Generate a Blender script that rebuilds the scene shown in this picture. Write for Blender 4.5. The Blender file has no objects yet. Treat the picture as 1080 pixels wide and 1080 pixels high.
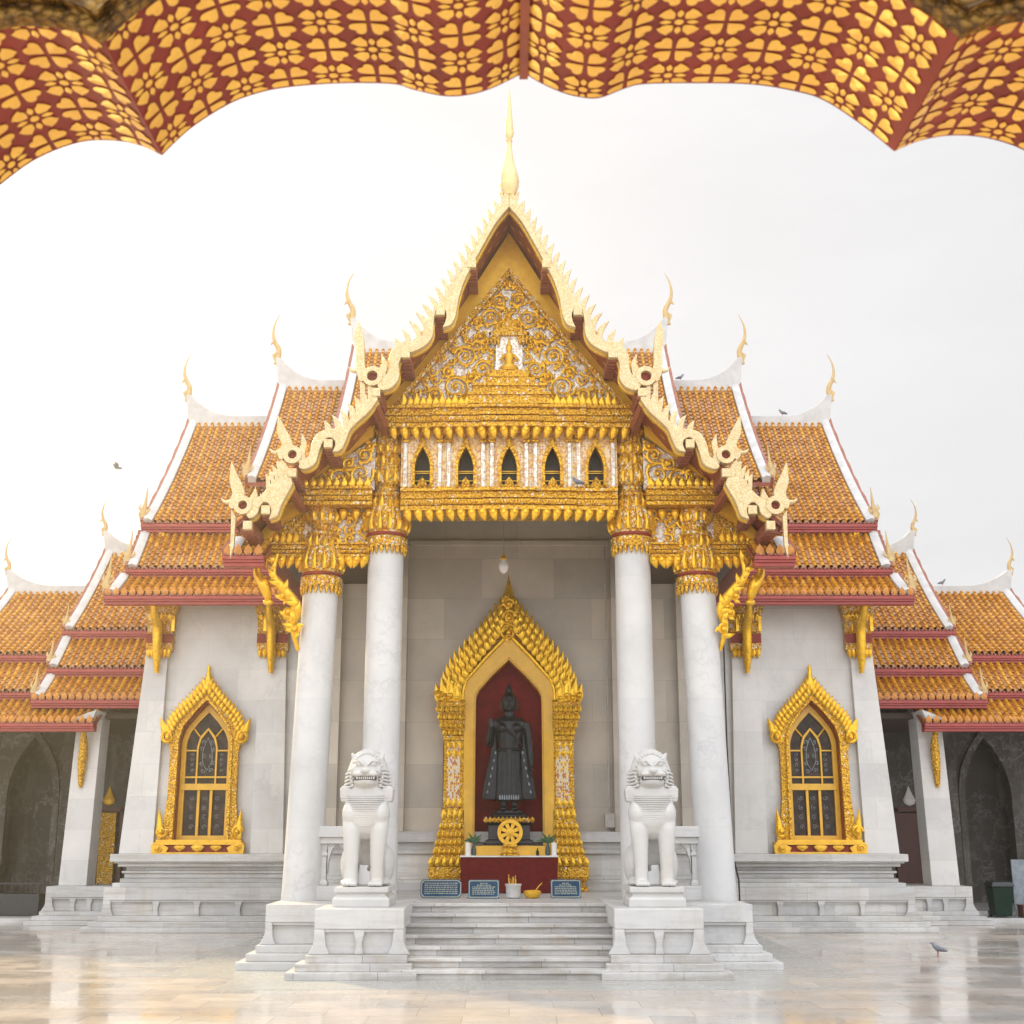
import bpy, bmesh, math, random
from math import sin, cos, pi, radians, sqrt, atan2
from mathutils import Vector
R = random.Random(11)
S = bpy.context.scene
COL = S.collection

# ------------------------------------------------------------------ camera
cd = bpy.data.cameras.new("camera"); cam = bpy.data.objects.new("camera", cd); COL.objects.link(cam)
cam.location = (0, -25, 2.27); cam.rotation_euler = (radians(90 + 13.92), 0, 0)
cd.sensor_width = 36; cd.lens = 45.73; cd.shift_x = 0.0028
cd.clip_start = 0.05; cd.clip_end = 2000
cd.dof.use_dof = True; cd.dof.focus_distance = 28; cd.dof.aperture_fstop = 5.0
S.camera = cam

# ------------------------------------------------------------------ world, sun, exposure
SUN = Vector((-0.52, 0.70, 0.46)).normalized()
w = bpy.data.worlds.new("World"); S.world = w; w.use_nodes = True
nt = w.node_tree; nt.nodes.clear()
def wn(t, **k):
    n = nt.nodes.new(t)
    for a, b in k.items(): setattr(n, a, b)
    return n
tc = wn('ShaderNodeTexCoord'); sep = wn('ShaderNodeSeparateXYZ'); nt.links.new(tc.outputs['Generated'], sep.inputs[0])
sky = wn('ShaderNodeTexSky', sky_type='NISHITA', sun_disc=False)
sky.sun_elevation = math.asin(SUN.z); sky.sun_rotation = atan2(SUN.x, SUN.y)
def maprange(src, a, b, c, d):
    n = wn('ShaderNodeMapRange'); nt.links.new(src, n.inputs[0])
    for i, v in enumerate((a, b, c, d)): n.inputs[i + 1].default_value = v
    return n.outputs[0]
def wmath(op, a, b):
    n = wn('ShaderNodeMath', operation=op)
    for i, v in enumerate((a, b)):
        if isinstance(v, (int, float)): n.inputs[i].default_value = v
        else: nt.links.new(v, n.inputs[i])
    return n.outputs[0]
zen = maprange(sep.outputs[2], 0.60, 1.0, 0.0, 12.5)
back = maprange(sep.outputs[1], 0.35, -0.9, 0.0, 11.0)
mp = wn('ShaderNodeMapping'); nt.links.new(tc.outputs['Generated'], mp.inputs[0]); mp.inputs['Scale'].default_value = (1.6, 1.6, 6.0)
nz = wn('ShaderNodeTexNoise'); nt.links.new(mp.outputs[0], nz.inputs['Vector'])
nz.inputs['Scale'].default_value = 2.2; nz.inputs['Detail'].default_value = 7; nz.inputs['Roughness'].default_value = 0.6
cl = maprange(nz.outputs[0], 0.36, 0.68, 5.6, 6.0)
lum = wmath('ADD', wmath('ADD', cl, zen), back)
dot = wn('ShaderNodeVectorMath', operation='DOT_PRODUCT'); nt.links.new(tc.outputs['Generated'], dot.inputs[0]); dot.inputs[1].default_value = SUN
glow = wmath('POWER', maprange(dot.outputs['Value'], 0.2, 1.0, 0.0, 1.0), 1.6)
comb = wn('ShaderNodeCombineColor')
nt.links.new(wmath('ADD', wmath('MULTIPLY', lum, 0.985), wmath('MULTIPLY', glow, 2.2)), comb.inputs[0])
nt.links.new(wmath('ADD', wmath('MULTIPLY', lum, 1.0), wmath('MULTIPLY', glow, 1.8)), comb.inputs[1])
nt.links.new(wmath('ADD', wmath('MULTIPLY', lum, 1.035), wmath('MULTIPLY', glow, 1.4)), comb.inputs[2])
mx = wn('ShaderNodeMix', data_type='RGBA'); mx.inputs[0].default_value = 0.95
nt.links.new(sky.outputs[0], mx.inputs[6]); nt.links.new(comb.outputs[0], mx.inputs[7])
bg = wn('ShaderNodeBackground'); bg.inputs[1].default_value = 0.1; nt.links.new(mx.outputs[2], bg.inputs[0])
wo = wn('ShaderNodeOutputWorld'); nt.links.new(bg.outputs[0], wo.inputs[0])

sd = bpy.data.lights.new("sun", 'SUN'); sd.energy = 4.6; sd.angle = radians(4); sd.color = (1.0, 0.78, 0.40)
so = bpy.data.objects.new("sun", sd); COL.objects.link(so); so.location = (-30, -10, 40)
so.rotation_euler = SUN.to_track_quat('Z', 'Y').to_euler()
S.view_settings.view_transform = 'Standard'; S.view_settings.look = 'None'
S.view_settings.exposure = 0.46; S.view_settings.gamma = 1.0

# ------------------------------------------------------------------ materials
class NT:
    def __init__(s, name):
        s.m = bpy.data.materials.new(name); s.m.use_nodes = True
        s.t = s.m.node_tree; s.b = s.t.nodes['Principled BSDF']
        s.tc = s.t.nodes.new('ShaderNodeTexCoord'); s.obj = s.tc.outputs['Object']
    def n(s, t, ins=None, **k):
        n = s.t.nodes.new(t)
        for a, b in k.items(): setattr(n, a, b)
        for a, b in (ins or {}).items():
            if hasattr(b, 'links'): s.t.links.new(b, n.inputs[a])
            else: n.inputs[a].default_value = b
        return n
    def set(s, **k):
        for a, b in k.items():
            a = a.replace('_', ' ')
            if hasattr(b, 'links'): s.t.links.new(b, s.b.inputs[a])
            else: s.b.inputs[a].default_value = (*b, 1) if isinstance(b, tuple) and len(b) == 3 else b
    def noise(s, scale, detail=4, rough=.55, vec=None):
        return s.n('ShaderNodeTexNoise', {'Vector': vec or s.obj, 'Scale': scale, 'Detail': detail, 'Roughness': rough}).outputs[0]
    def vor(s, scale, feat='F1', vec=None):
        return s.n('ShaderNodeTexVoronoi', {'Vector': vec or s.obj, 'Scale': scale}, feature=feat)
    def map(s, v, sc, rot=(0, 0, 0)):
        return s.n('ShaderNodeMapping', {'Vector': v, 'Scale': sc, 'Rotation': rot}).outputs[0]
    def mr(s, v, a, b, c, d):
        return s.n('ShaderNodeMapRange', {0: v, 1: a, 2: b, 3: c, 4: d}).outputs[0]
    def math(s, op, a, b=0.0):
        return s.n('ShaderNodeMath', {0: a, 1: b}, operation=op).outputs[0]
    def mix(s, f, a, b, mode='MIX'):
        a = (*a, 1) if isinstance(a, tuple) and len(a) == 3 else a
        b = (*b, 1) if isinstance(b, tuple) and len(b) == 3 else b
        return s.n('ShaderNodeMix', {0: f, 6: a, 7: b}, data_type='RGBA', blend_type=mode).outputs[2]
    def ramp(s, v, stops, const=False):
        n = s.n('ShaderNodeValToRGB', {0: v}); cr = n.color_ramp
        if const: cr.interpolation = 'CONSTANT'
        while len(cr.elements) < len(stops): cr.elements.new(0.5)
        for e, (p, c) in zip(cr.elements, stops): e.position = p; e.color = (*c, 1)
        return n.outputs[0]
    def bump(s, h, strength=.4, dist=.02):
        s.t.links.new(s.n('ShaderNodeBump', {'Height': h, 'Strength': strength, 'Distance': dist}).outputs[0], s.b.inputs['Normal'])

def marble(name, c1, c2, vein=(.42, .42, .43), veinamt=.5, block=None, rough=.35, stain=(.50, .45, .38), stainamt=.25, joint=.55, dirt=0, bv=(.80, 1.07)):
    t = NT(name)
    big = t.noise(.9, 5, .6)
    col = t.mix(t.mr(big, .3, .7, 0, 1), c1, c2)
    nv = t.noise(1.6, 8, .65)
    ve = t.mr(t.math('ABSOLUTE', t.math('SUBTRACT', nv, .5)), 0, .035, 1, 0)
    col = t.mix(t.math('MULTIPLY', ve, t.math('MULTIPLY', t.mr(t.noise(.7, 3), .4, .7, 0, 1), veinamt)), col, vein)
    st = t.noise(1.1, 6, .65, t.map(t.obj, (1.6, 1.6, .35)))
    col = t.mix(t.mr(st, .52, .78, 0, stainamt), col, stain)
    if dirt:
        hz = t.noise(1.4, 6, .7, t.map(t.obj, (.5, .5, 7.0)))
        col = t.mix(t.mr(hz, .47, .66, 0, dirt), col, (.30, .27, .23))
        vz = t.noise(2.2, 5, .7, t.map(t.obj, (1.6, 1.6, .22)))
        col = t.mix(t.mr(vz, .50, .70, 0, dirt * .8), col, (.40, .36, .30))
    sp = t.noise(26, 4, .7)
    col = t.mix(t.mr(sp, .35, .75, 0, .16), col, (.55, .52, .47))
    h = t.noise(30, 4, .6)
    if block:
        s3 = t.n('ShaderNodeSeparateXYZ', {0: t.obj})
        v = t.n('ShaderNodeCombineXYZ', {0: t.math('ADD', s3.outputs[0], s3.outputs[1]), 1: s3.outputs[2]}).outputs[0]
        br = t.n('ShaderNodeTexBrick', {'Vector': v, 'Color1': (bv[0], bv[0], bv[0] * 1.01, 1), 'Color2': (bv[1], bv[1] * .99, bv[1] * .975, 1), 'Mortar': (joint, joint, joint * .97, 1), 'Scale': 1.0,
                 'Mortar Size': .006, 'Mortar Smooth': .3, 'Bias': .1, 'Brick Width': block[0], 'Row Height': block[1]})
        col = t.mix(1.0, col, br.outputs[0], 'MULTIPLY')
    t.set(Base_Color=col, Roughness=t.mr(big, .3, .7, rough, rough + .2)); t.bump(h, .12, .01)
    return t.m

def gold(name, base=(.82, .49, .035), crevice_shade=(.40, .17, .012), scale=18, metal=.55, rough=.26, bump=.9, glass=0.0, dist=.03, line=.0):
    t = NT(name)
    v = t.vor(scale); cell = t.n('ShaderNodeSeparateColor', {0: v.outputs['Color']})
    n = t.noise(7, 5, .6)
    col = t.mix(t.mr(n, .35, .7, 0, .7), base, (base[0] * .82, base[1] * .72, base[2] * .7))
    col = t.mix(t.math('MULTIPLY', t.mr(v.outputs['Distance'], .40, .70, 0, .9), 1 if bump > .3 else 0), col, crevice_shade)  # shade painted into the crevices of the carving, for contrast
    if glass:
        g = t.ramp(cell.outputs[1], [(0, (.75, .70, .58)), (.45, (.50, .17, .05)), (.65, (.16, .20, .12)), (.75, (.80, .74, .62))], True)
        col = t.mix(t.math('MULTIPLY', t.math('LESS_THAN', cell.outputs[0], glass), .85), col, g)
    t.set(Base_Color=col, Metallic=metal, Roughness=t.mr(n, .3, .7, rough - .08, rough + .12))
    h = t.math('ADD', t.math('MULTIPLY', v.outputs['Distance'], -1.0), t.math('MULTIPLY', t.noise(scale * 3, 3), .35))
    t.bump(h, bump, dist)
    return t.m

def plain(name, c, rough=.5, metal=0.0, var=.2, scale=6, bump=.1, spec=.5, coat=0):
    t = NT(name); n = t.noise(scale, 5, .6)
    t.set(Base_Color=t.mix(t.mr(n, .3, .7, 0, 1), tuple(x * (1 - var) for x in c), tuple(min(1, x * (1 + var)) for x in c)), Roughness=rough, Metallic=metal)
    t.b.inputs['Specular IOR Level'].default_value = spec; t.b.inputs['Coat Weight'].default_value = coat
    if bump: t.bump(t.noise(scale * 5, 4), bump, .01)
    return t.m

def mosaic(name, cols, sx, sz, rough=.25, metal=.3, rot=pi / 4):
    t = NT(name)
    v = t.map(t.obj, (sx, sx, sz), (0, rot, 0))
    s3 = t.n('ShaderNodeSeparateXYZ', {0: v})
    fx = t.math('FLOOR', s3.outputs[0]); fz = t.math('FLOOR', s3.outputs[2])
    wnz = t.n('ShaderNodeTexWhiteNoise', {0: t.n('ShaderNodeCombineXYZ', {0: fx, 1: fz}).outputs[0]}, noise_dimensions='3D').outputs[0]
    chk = t.math('MODULO', t.math('ABSOLUTE', t.math('ADD', fx, fz)), 2.0)
    k = t.math('ADD', t.math('MULTIPLY', chk, .45), t.math('MULTIPLY', wnz, .5))
    n = len(cols)
    col = t.ramp(k, [(i / n, c) for i, c in enumerate(cols)], True)
    t.set(Base_Color=col, Roughness=rough, Metallic=metal)
    ax = t.math('ABSOLUTE', t.math('SUBTRACT', t.math('FRACT', s3.outputs[0]), .5)); az = t.math('ABSOLUTE', t.math('SUBTRACT', t.math('FRACT', s3.outputs[2]), .5))
    t.bump(t.math('MULTIPLY', t.math('MAXIMUM', ax, az), -1.0), .6, .02)
    return t.m

M = {}
M['marble'] = marble('white_marble', (.60, .60, .59), (.48, .485, .49), stainamt=.4, veinamt=.9, dirt=.35)
M['column'] = marble('column_marble', (.61, .61, .60), (.50, .505, .505), block=(9, 2.4), bv=(.96, 1.02), stainamt=.35, veinamt=.8, joint=.9)
M['block'] = marble('block_marble', (.60, .60, .59), (.48, .485, .49), block=(1.5, .62), stainamt=.42, dirt=.55, joint=.7, veinamt=.7)
M['step'] = marble('step_marble', (.60, .59, .57), (.46, .46, .46), block=(1.35, 50), stainamt=.7, dirt=.85, stain=(.36, .33, .28), joint=.35, veinamt=.8)
M['border'] = marble('border_marble', (.74, .73, .71), (.64, .64, .62), block=(1.2, 50), stainamt=.2, rough=.16)
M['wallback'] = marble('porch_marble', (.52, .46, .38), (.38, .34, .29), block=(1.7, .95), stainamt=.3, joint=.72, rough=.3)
M['wing'] = marble('wing_marble', (.67, .66, .64), (.56, .555, .54), block=(1.6, .8), bv=(.89, 1.04), stainamt=.35, joint=.84)
M['grey'] = marble('gallery_shade_marble', (.07, .058, .045), (.035, .03, .025), block=(1.2, .7), stainamt=.4, joint=.6, rough=.6)  # interior marble coloured dark to stand in for the gallery's shadow
M['lion'] = marble('statue_marble', (.58, .575, .555), (.47, .465, .45), veinamt=.2, stainamt=.4, stain=(.50, .38, .25), rough=.45)
M['plaster'] = plain('white_plaster', (.50, .495, .485), .7, var=.14, scale=3)
M['gold'] = gold('carved_gold')
M['goldfine'] = gold('fine_carved_gold', scale=24, glass=.05, dist=.025)
M['goldglass'] = gold('gold_glass_mosaic', scale=26, glass=.26, dist=.025, rough=.28)
M['goldplain'] = gold('plain_gold', base=(.80, .47, .035), scale=5, bump=.12, metal=.35, rough=.36)
M['goldpale'] = gold('pale_gilding', base=(.68, .57, .34), crevice_shade=(.54, .39, .16), scale=30, bump=.5, metal=.25, dist=.012, rough=.34)
M['horn'] = gold('weathered_gilding', base=(.52, .38, .17), crevice_shade=(.36, .22, .07), scale=9, bump=.3, metal=.25, rough=.4)
M['spire'] = gold('spire_gilding', base=(.74, .58, .28), crevice_shade=(.6, .4, .12), scale=9, bump=.15, metal=.4, rough=.28)
M['leafgold'] = gold('burnished_leaf_gold', base=(.82, .49, .03), crevice_shade=(.60, .31, .015), scale=7, bump=.28, metal=.6, rough=.24)
M['goldedge'] = gold('gilded_edge', base=(.84, .56, .08), scale=8, bump=.1, metal=.4, rough=.3)
M['yellow'] = plain('yellow_paint', (.74, .41, .015), .4, var=.12, scale=4, coat=.2)
M['red'] = plain('red_lacquer', (.24, .034, .02), .5, var=.25, scale=3, spec=.3)
M['soffit'] = plain('red_brown_soffit', (.27, .06, .025), .5, var=.25, scale=4)
M['fascia'] = plain('red_fascia', (.34, .05, .042), .42, var=.15, scale=4)
M['purlin'] = plain('brown_red_beam', (.26, .075, .04), .5, var=.25, scale=8)
M['ceil'] = plain('dark_ceiling', (.06, .035, .022), .6)
M['dark'] = plain('dark_void', (.02, .018, .016), .6)
M['niche'] = plain('deep_red_niche', (.15, .006, .008), .6, var=.3, scale=5, spec=.2)
M['cloth'] = plain('red_altar_cloth', (.125, .009, .010), .8, var=.25, scale=9, bump=.3, spec=.15)
M['bronze'] = plain('dark_bronze', (.013, .015, .019), .36, .35, var=.5, scale=9, bump=.25)
M['silver'] = mosaic('silver_mosaic', [(.66, .62, .54), (.50, .44, .36), (.70, .66, .60), (.48, .33, .24)], 24, 24, .18, .6)
M['mosaic'] = mosaic('gold_pink_mosaic', [(.80, .56, .22), (.58, .30, .14), (.78, .68, .52), (.72, .45, .14)], 25, 25)
M['mosaic2'] = mosaic('diamond_mosaic', [(.66, .60, .46), (.46, .18, .08), (.80, .50, .08), (.62, .52, .40)], 34, 20)
M['blue'] = plain('blue_plaque', (.015, .055, .11), .5, var=.3, scale=8, spec=.2)
M['letter'] = plain('pale_gold_letters', (.30, .33, .28), .6)
M['white'] = plain('white_wax', (.78, .76, .72), .5, var=.05)
M['black'] = plain('black_lacquer', (.018, .02, .024), .3, .1)
M['green'] = plain('green_plastic', (.004, .022, .013), .5, spec=.2)
M['leaf'] = plain('dark_leaf', (.03, .09, .03), .45)
M['glassbottle'] = plain('dark_glass', (.05, .07, .08), .1)
M['pigeon'] = plain('grey_feathers', (.16, .17, .20), .6, var=.5, scale=14)
M['wood'] = plain('dark_red_wood', (.10, .03, .02), .5)
M['cable'] = plain('grey_pipe', (.34, .31, .28), .5)
M['greystone'] = plain('blue_grey_stone', (.22, .25, .28), .5, var=.3)

def tiles_mat():
    t = NT('glazed_roof_tiles')
    uv = t.n('ShaderNodeSeparateXYZ', {0: t.tc.outputs['UV']})
    fu = t.math('FLOOR', uv.outputs[0]); fv = t.math('FLOOR', uv.outputs[1])
    wv = t.n('ShaderNodeTexWhiteNoise', {0: t.n('ShaderNodeCombineXYZ', {0: fu, 1: fv}).outputs[0]}, noise_dimensions='3D').outputs[0]
    n = t.noise(1.2, 6, .65)
    k = t.math('ADD', t.math('MULTIPLY', wv, .5), t.math('MULTIPLY', n, .5))
    col = t.ramp(k, [(.1, (.36, .13, .010)), (.4, (.50, .215, .013)), (.7, (.63, .31, .022)), (.95, (.76, .47, .12))])
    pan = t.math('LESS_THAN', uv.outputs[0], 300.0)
    col = t.mix(t.math('MULTIPLY', pan, .75), col, (.20, .068, .014))  # same glaze on the pans, painted darker as shade between the covers
    t.set(Base_Color=col, Roughness=t.mr(wv, 0, 1, .16, .38)); t.b.inputs['Coat Weight'].default_value = .12; t.b.inputs['Coat Roughness'].default_value = .12
    t.bump(t.noise(40, 3), .1, .01)
    return t.m
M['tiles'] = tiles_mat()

def floor_mat():
    t = NT('polished_marble_floor')
    br = t.n('ShaderNodeTexBrick', {'Vector': t.obj, 'Color1': (.80, .80, .80, 1), 'Color2': (1.05, 1.04, 1.02, 1), 'Mortar': (.62, .60, .57, 1), 'Scale': 1.0,
             'Mortar Size': .006, 'Mortar Smooth': .2, 'Bias': .0, 'Brick Width': 1.2, 'Row Height': .8})
    n = t.noise(.35, 6, .62); n2 = t.noise(1.6, 8, .7)
    col = t.ramp(n, [(.3, (.36, .355, .35)), (.45, (.50, .43, .37)), (.56, (.51, .48, .44)), (.70, (.43, .43, .425))])
    col = t.mix(t.mr(n2, .4, .75, 0, .5), col, (.52, .45, .39))
    ve = t.mr(t.math('ABSOLUTE', t.math('SUBTRACT', t.noise(1.1, 9, .7), .5)), 0, .03, .4, 0)
    col = t.mix(ve, col, (.36, .33, .30))
    col = t.mix(1.0, col, br.outputs[0], 'MULTIPLY')
    wet = t.mr(t.noise(.5, 5, .6, t.map(t.obj, (1, 1.6, 1))), .42, .62, .07, .26)
    t.set(Base_Color=col, Roughness=wet); t.b.inputs['Specular IOR Level'].default_value = .7
    t.bump(t.noise(2.5, 3), .06, .02)
    return t.m
M['floor'] = floor_mat()

def glass_mat():
    t = NT('leaded_window_glass')
    v = t.vor(9)
    t.set(Base_Color=t.mix(t.mr(t.noise(5, 4), .45, .7, 0, .6), (.028, .018, .013), (.11, .065, .04)), Roughness=.25)
    t.b.inputs['Specular IOR Level'].default_value = .22
    t.bump(t.noise(9, 3), .15, .02)
    return t.m
M['glass'] = glass_mat()

# ------------------------------------------------------------------ mesh builder
class MB:
    def __init__(s): s.v = []; s.f = []; s.m = []; s.uv = {}
    def add(s, vs, fs, mi=0, uvs=None):
        b = len(s.v); s.v += [tuple(p) for p in vs]
        for i, f in enumerate(fs):
            if uvs: s.uv[len(s.f)] = uvs[i]
            s.f.append([b + j for j in f]); s.m.append(mi)
        return s
    def box(s, x0, x1, y0, y1, z0, z1, mi=0):
        if x0 > x1: x0, x1 = x1, x0
        vs = [(x, y, z) for z in (z0, z1) for y in (y0, y1) for x in (x0, x1)]
        return s.add(vs, [(0, 2, 3, 1), (4, 5, 7, 6), (0, 1, 5, 4), (2, 6, 7, 3), (0, 4, 6, 2), (1, 3, 7, 5)], mi)
    def frus(s, a, z0, b, z1, mi=0):      # a,b = (x0,x1,y0,y1)
        vs = [(a[0], a[2], z0), (a[1], a[2], z0), (a[1], a[3], z0), (a[0], a[3], z0), (b[0], b[2], z1), (b[1], b[2], z1), (b[1], b[3], z1), (b[0], b[3], z1)]
        return s.add(vs, [(3, 2, 1, 0), (4, 5, 6, 7), (0, 1, 5, 4), (1, 2, 6, 5), (2, 3, 7, 6), (3, 0, 4, 7)], mi)
    def rings(s, rs, closed=True, caps=True, mi=0):   # list of rings of equal count
        n = len(rs[0]); vs = [p for r in rs for p in r]; fs = []
        for i in range(len(rs) - 1):
            for j in range(n if closed else n - 1):
                k = (j + 1) % n
                fs.append((i * n + j, i * n + k, (i + 1) * n + k, (i + 1) * n + j))
        if caps and closed: fs.append(tuple(range(n - 1, -1, -1))); fs.append(tuple((len(rs) - 1) * n + j for j in range(n)))
        return s.add(vs, fs, mi)
    def rect_stack(s, prof, x0, x1, y0, y1, mi=0):    # prof = [(grow, z)]
        rs = [[(x0 - d, y0 - d, z), (x1 + d, y0 - d, z), (x1 + d, y1 + d, z), (x0 - d, y1 + d, z)] for d, z in prof]
        return s.rings(rs, mi=mi)
    def lathe(s, prof, cx=0, cy=0, n=24, sy=1, mod=0, k=8, mi=0, lean=(0, 0)):
        rs = []; z0 = prof[0][1]; z1 = prof[-1][1]
        for p in prof:
            r, z = p[0], p[1]; md = p[2] if len(p) > 2 else mod
            t = (z - z0) / ((z1 - z0) or 1)
            rs.append([(cx + lean[0] * t + r * (1 + md * cos(k * 2 * pi * j / n)) * cos(2 * pi * j / n), cy + lean[1] * t + sy * r * (1 + md * cos(k * 2 * pi * j / n)) * sin(2 * pi * j / n), z) for j in range(n)])
        return s.rings(rs, mi=mi)
    def prism(s, poly, y0, y1, mi=0):
        n = len(poly); vs = [(x, y0, z) for x, z in poly] + [(x, y1, z) for x, z in poly]
        fs = [tuple(range(n)), tuple(range(2 * n - 1, n - 1, -1))] + [(i, i + n, (i + 1) % n + n, (i + 1) % n) for i in range(n)]
        return s.add(vs, fs, mi)
    def prism_x(s, poly, x0, x1, mi=0):  # poly in (y,z)
        n = len(poly); vs = [(x0, y, z) for y, z in poly] + [(x1, y, z) for y, z in poly]
        fs = [tuple(range(n)), tuple(range(2 * n - 1, n - 1, -1))] + [(i, i + n, (i + 1) % n + n, (i + 1) % n) for i in range(n)]
        return s.add(vs, fs, mi)
    def ring_prism(s, outer, inner, y0, y1, mi=0, close=False):   # open band between two equal polylines
        n = len(outer)
        rs = [[(o[0], y0, o[1]), (i[0], y0, i[1]), (i[0], y1, i[1]), (o[0], y1, o[1])] for o, i in zip(outer, inner)]
        if close: rs.append(rs[0])
        return s.rings(rs, caps=not close, mi=mi)
    def tube(s, path, rad, n=8, flat=1.0, mi=0, up=(0, 1, 0)):
        path = [Vector(p) for p in path]; rs = []; U = Vector(up)
        for i, p in enumerate(path):
            d = (path[min(i + 1, len(path) - 1)] - path[max(i - 1, 0)]).normalized()
            a = U - d * U.dot(d)
            if a.length < 1e-4: a = Vector((1, 0, 0)) - d * d.x
            a.normalize(); b = d.cross(a); r = rad[i] if hasattr(rad, '__len__') else rad
            rs.append([tuple(p + a * (r * flat * cos(2 * pi * j / n)) + b * (r * sin(2 * pi * j / n))) for j in range(n)])
        return s.rings(rs, mi=mi)
    def ball(s, c, r, nu=14, nv=9, mi=0):
        r = r if hasattr(r, '__len__') else (r, r, r)
        rs = []
        for i in range(nv + 1):
            a = -pi / 2 + pi * (i + .0) / nv; a = max(-pi / 2 + .02, min(pi / 2 - .02, a))
            rs.append([(c[0] + r[0] * cos(a) * cos(2 * pi * j / nu), c[1] + r[1] * cos(a) * sin(2 * pi * j / nu), c[2] + r[2] * sin(a)) for j in range(nu)])
        return s.rings(rs, mi=mi)
    def loft(s, secs, n=20, mi=0):   # (cx,cy,z,rx,ry)
        return s.rings([[(c[0] + c[3] * cos(2 * pi * j / n), c[1] + c[4] * sin(2 * pi * j / n), c[2]) for j in range(n)] for c in secs], mi=mi)
    def leaf(s, x, y, z, ang, L, W, th=.04, mi=0, curl=0.0):   # leaf in the XZ plane facing -y
        d = (cos(ang), sin(ang)); p = (-d[1], d[0])
        o = []
        for t, wd in ((0, .25), (.3, .5), (.62, .36), (1, 0), (.62, -.36), (.3, -.5), (0, -.25)):
            cc = curl * L * t * t
            o.append((x + d[0] * L * t + p[0] * (wd * W + cc), y, z + d[1] * L * t + p[1] * (wd * W + cc)))
        cx, cz = x + d[0] * L * .42 + p[0] * curl * L * .17, z + d[1] * L * .42 + p[1] * curl * L * .17
        vs = o + [(cx, y - th, cz)]
        return s.add(vs, [(i, (i + 1) % 7, 7) for i in range(7)], mi)
    def petal(s, x, y, z, wd, h, mi=0, hook=0):
        rs = []
        for r, t in ((.1, 0), (.46, .08), (.56, .3), (.5, .55), (.3, .8), (.04, 1.0)):
            rs.append([(x + hook * h * t * t + wd * r * cos(2 * pi * j / 8), y + wd * r * .9 * sin(2 * pi * j / 8), z - h * t) for j in range(8)])
        return s.rings(rs, mi=mi)
    def spiral(s, cx, cz, y, r0, turns, a0, hand=1, th=.04, n=26, mi=0, leaves=True):
        P = []; rd = []
        for i in range(n + 1):
            t = i / n; r = r0 * (1 - t) ** .8 + r0 * .08; a = a0 + hand * turns * 2 * pi * t
            P.append((cx + r * cos(a), y - .02 - .03 * t, cz + r * sin(a))); rd.append(th * (1 - .55 * t))
        s.tube(P, rd, 6, 1.0, mi)
        s.ball((cx, y - .06, cz), th * 1.3, 8, 5, mi)
        if leaves:
            for i in range(0, int(n * .62), 3):
                a = atan2(P[i][2] - cz, P[i][0] - cx)
                s.leaf(P[i][0], y - .02, P[i][2], a + hand * .9, th * 3.0, th * 1.9, .03, mi, .25 * hand)
        return s

def resample(pts, n):
    L = [0]
    for a, b in zip(pts, pts[1:]): L.append(L[-1] + math.dist(a, b))
    out = []
    for i in range(n):
        t = L[-1] * i / (n - 1); k = 0
        while k < len(pts) - 2 and L[k + 1] < t: k += 1
        u = (t - L[k]) / ((L[k + 1] - L[k]) or 1)
        out.append(tuple(a + (b - a) * u for a, b in zip(pts[k], pts[k + 1])))
    return out
def smooth(pts, closed=True, sub=3, sharp=()):   # Catmull-Rom through the points
    n = len(pts); out = []
    for i in range(n if closed else n - 1):
        p = [pts[(i + d) % n] if closed else pts[max(0, min(n - 1, i + d))] for d in (-1, 0, 1, 2)]
        if i in sharp: p[0] = p[1]
        if (i + 1) % n in sharp: p[3] = p[2]
        for j in range(sub):
            t = j / sub
            out.append(tuple(.5 * (2 * b + (c - a) * t + (2 * a - 5 * b + 4 * c - d) * t * t + (3 * b - a - 3 * c + d) * t ** 3) for a, b, c, d in zip(*p)))
    if not closed: out.append(tuple(pts[-1]))
    return out
def sym(half, cx=0, n=40):     # right half from bottom to apex -> full polyline left bottom .. apex .. right bottom
    h = resample([(p[0], p[1]) for p in half], n)
    return [(cx - x, z) for x, z in h] + [(cx + x, z) for x, z in reversed(h[:-1])]

def tag(o, label, cat, group=None, kind=None):
    o['label'] = label; o['category'] = cat
    if group: o['group'] = group
    if kind: o['kind'] = kind
    return o
def thing(name, label, cat, loc=(0, 0, 0), group=None):
    o = bpy.data.objects.new(name, None); COL.objects.link(o); o.location = loc; o.empty_display_size = .3
    return tag(o, label, cat, group)
def origin(o):
    v = Vector((0, 0, 0))
    while o: v += o.location; o = o.parent
    return v
def part(name, mb, mats, parent=None, smooth_ang=None, bev=0, label=None, loc=None):
    me = bpy.data.meshes.new(name)
    off = origin(parent) if parent else Vector(loc or (0, 0, 0))
    me.from_pydata([(x - off.x, y - off.y, z - off.z) for x, y, z in mb.v], [], mb.f)
    mats = mats if isinstance(mats, (list, tuple)) else [mats]
    for k in mats: me.materials.append(M[k])
    if len(mats) > 1: me.polygons.foreach_set('material_index', mb.m)
    if mb.uv:
        ul = me.uv_layers.new(name='UVMap')
        for p in me.polygons:
            q = mb.uv.get(p.index)
            if q:
                for li, c in zip(p.loop_indices, q): ul.data[li].uv = c
    else:
        bm = bmesh.new(); bm.from_mesh(me); bmesh.ops.recalc_face_normals(bm, faces=bm.faces); bm.to_mesh(me); bm.free()
    me.validate(); me.update()
    if smooth_ang:
        me.polygons.foreach_set('use_smooth', [True] * len(me.polygons)); me.set_sharp_from_angle(angle=radians(smooth_ang))
    o = bpy.data.objects.new(name, me); COL.objects.link(o)
    if parent: o.parent = parent
    else: o.location = off
    if bev:
        b = o.modifiers.new('bevel', 'BEVEL'); b.width = bev; b.segments = 2; b.limit_method = 'ANGLE'; b.angle_limit = radians(35)
    if label: o['label'] = label
    return o
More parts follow.
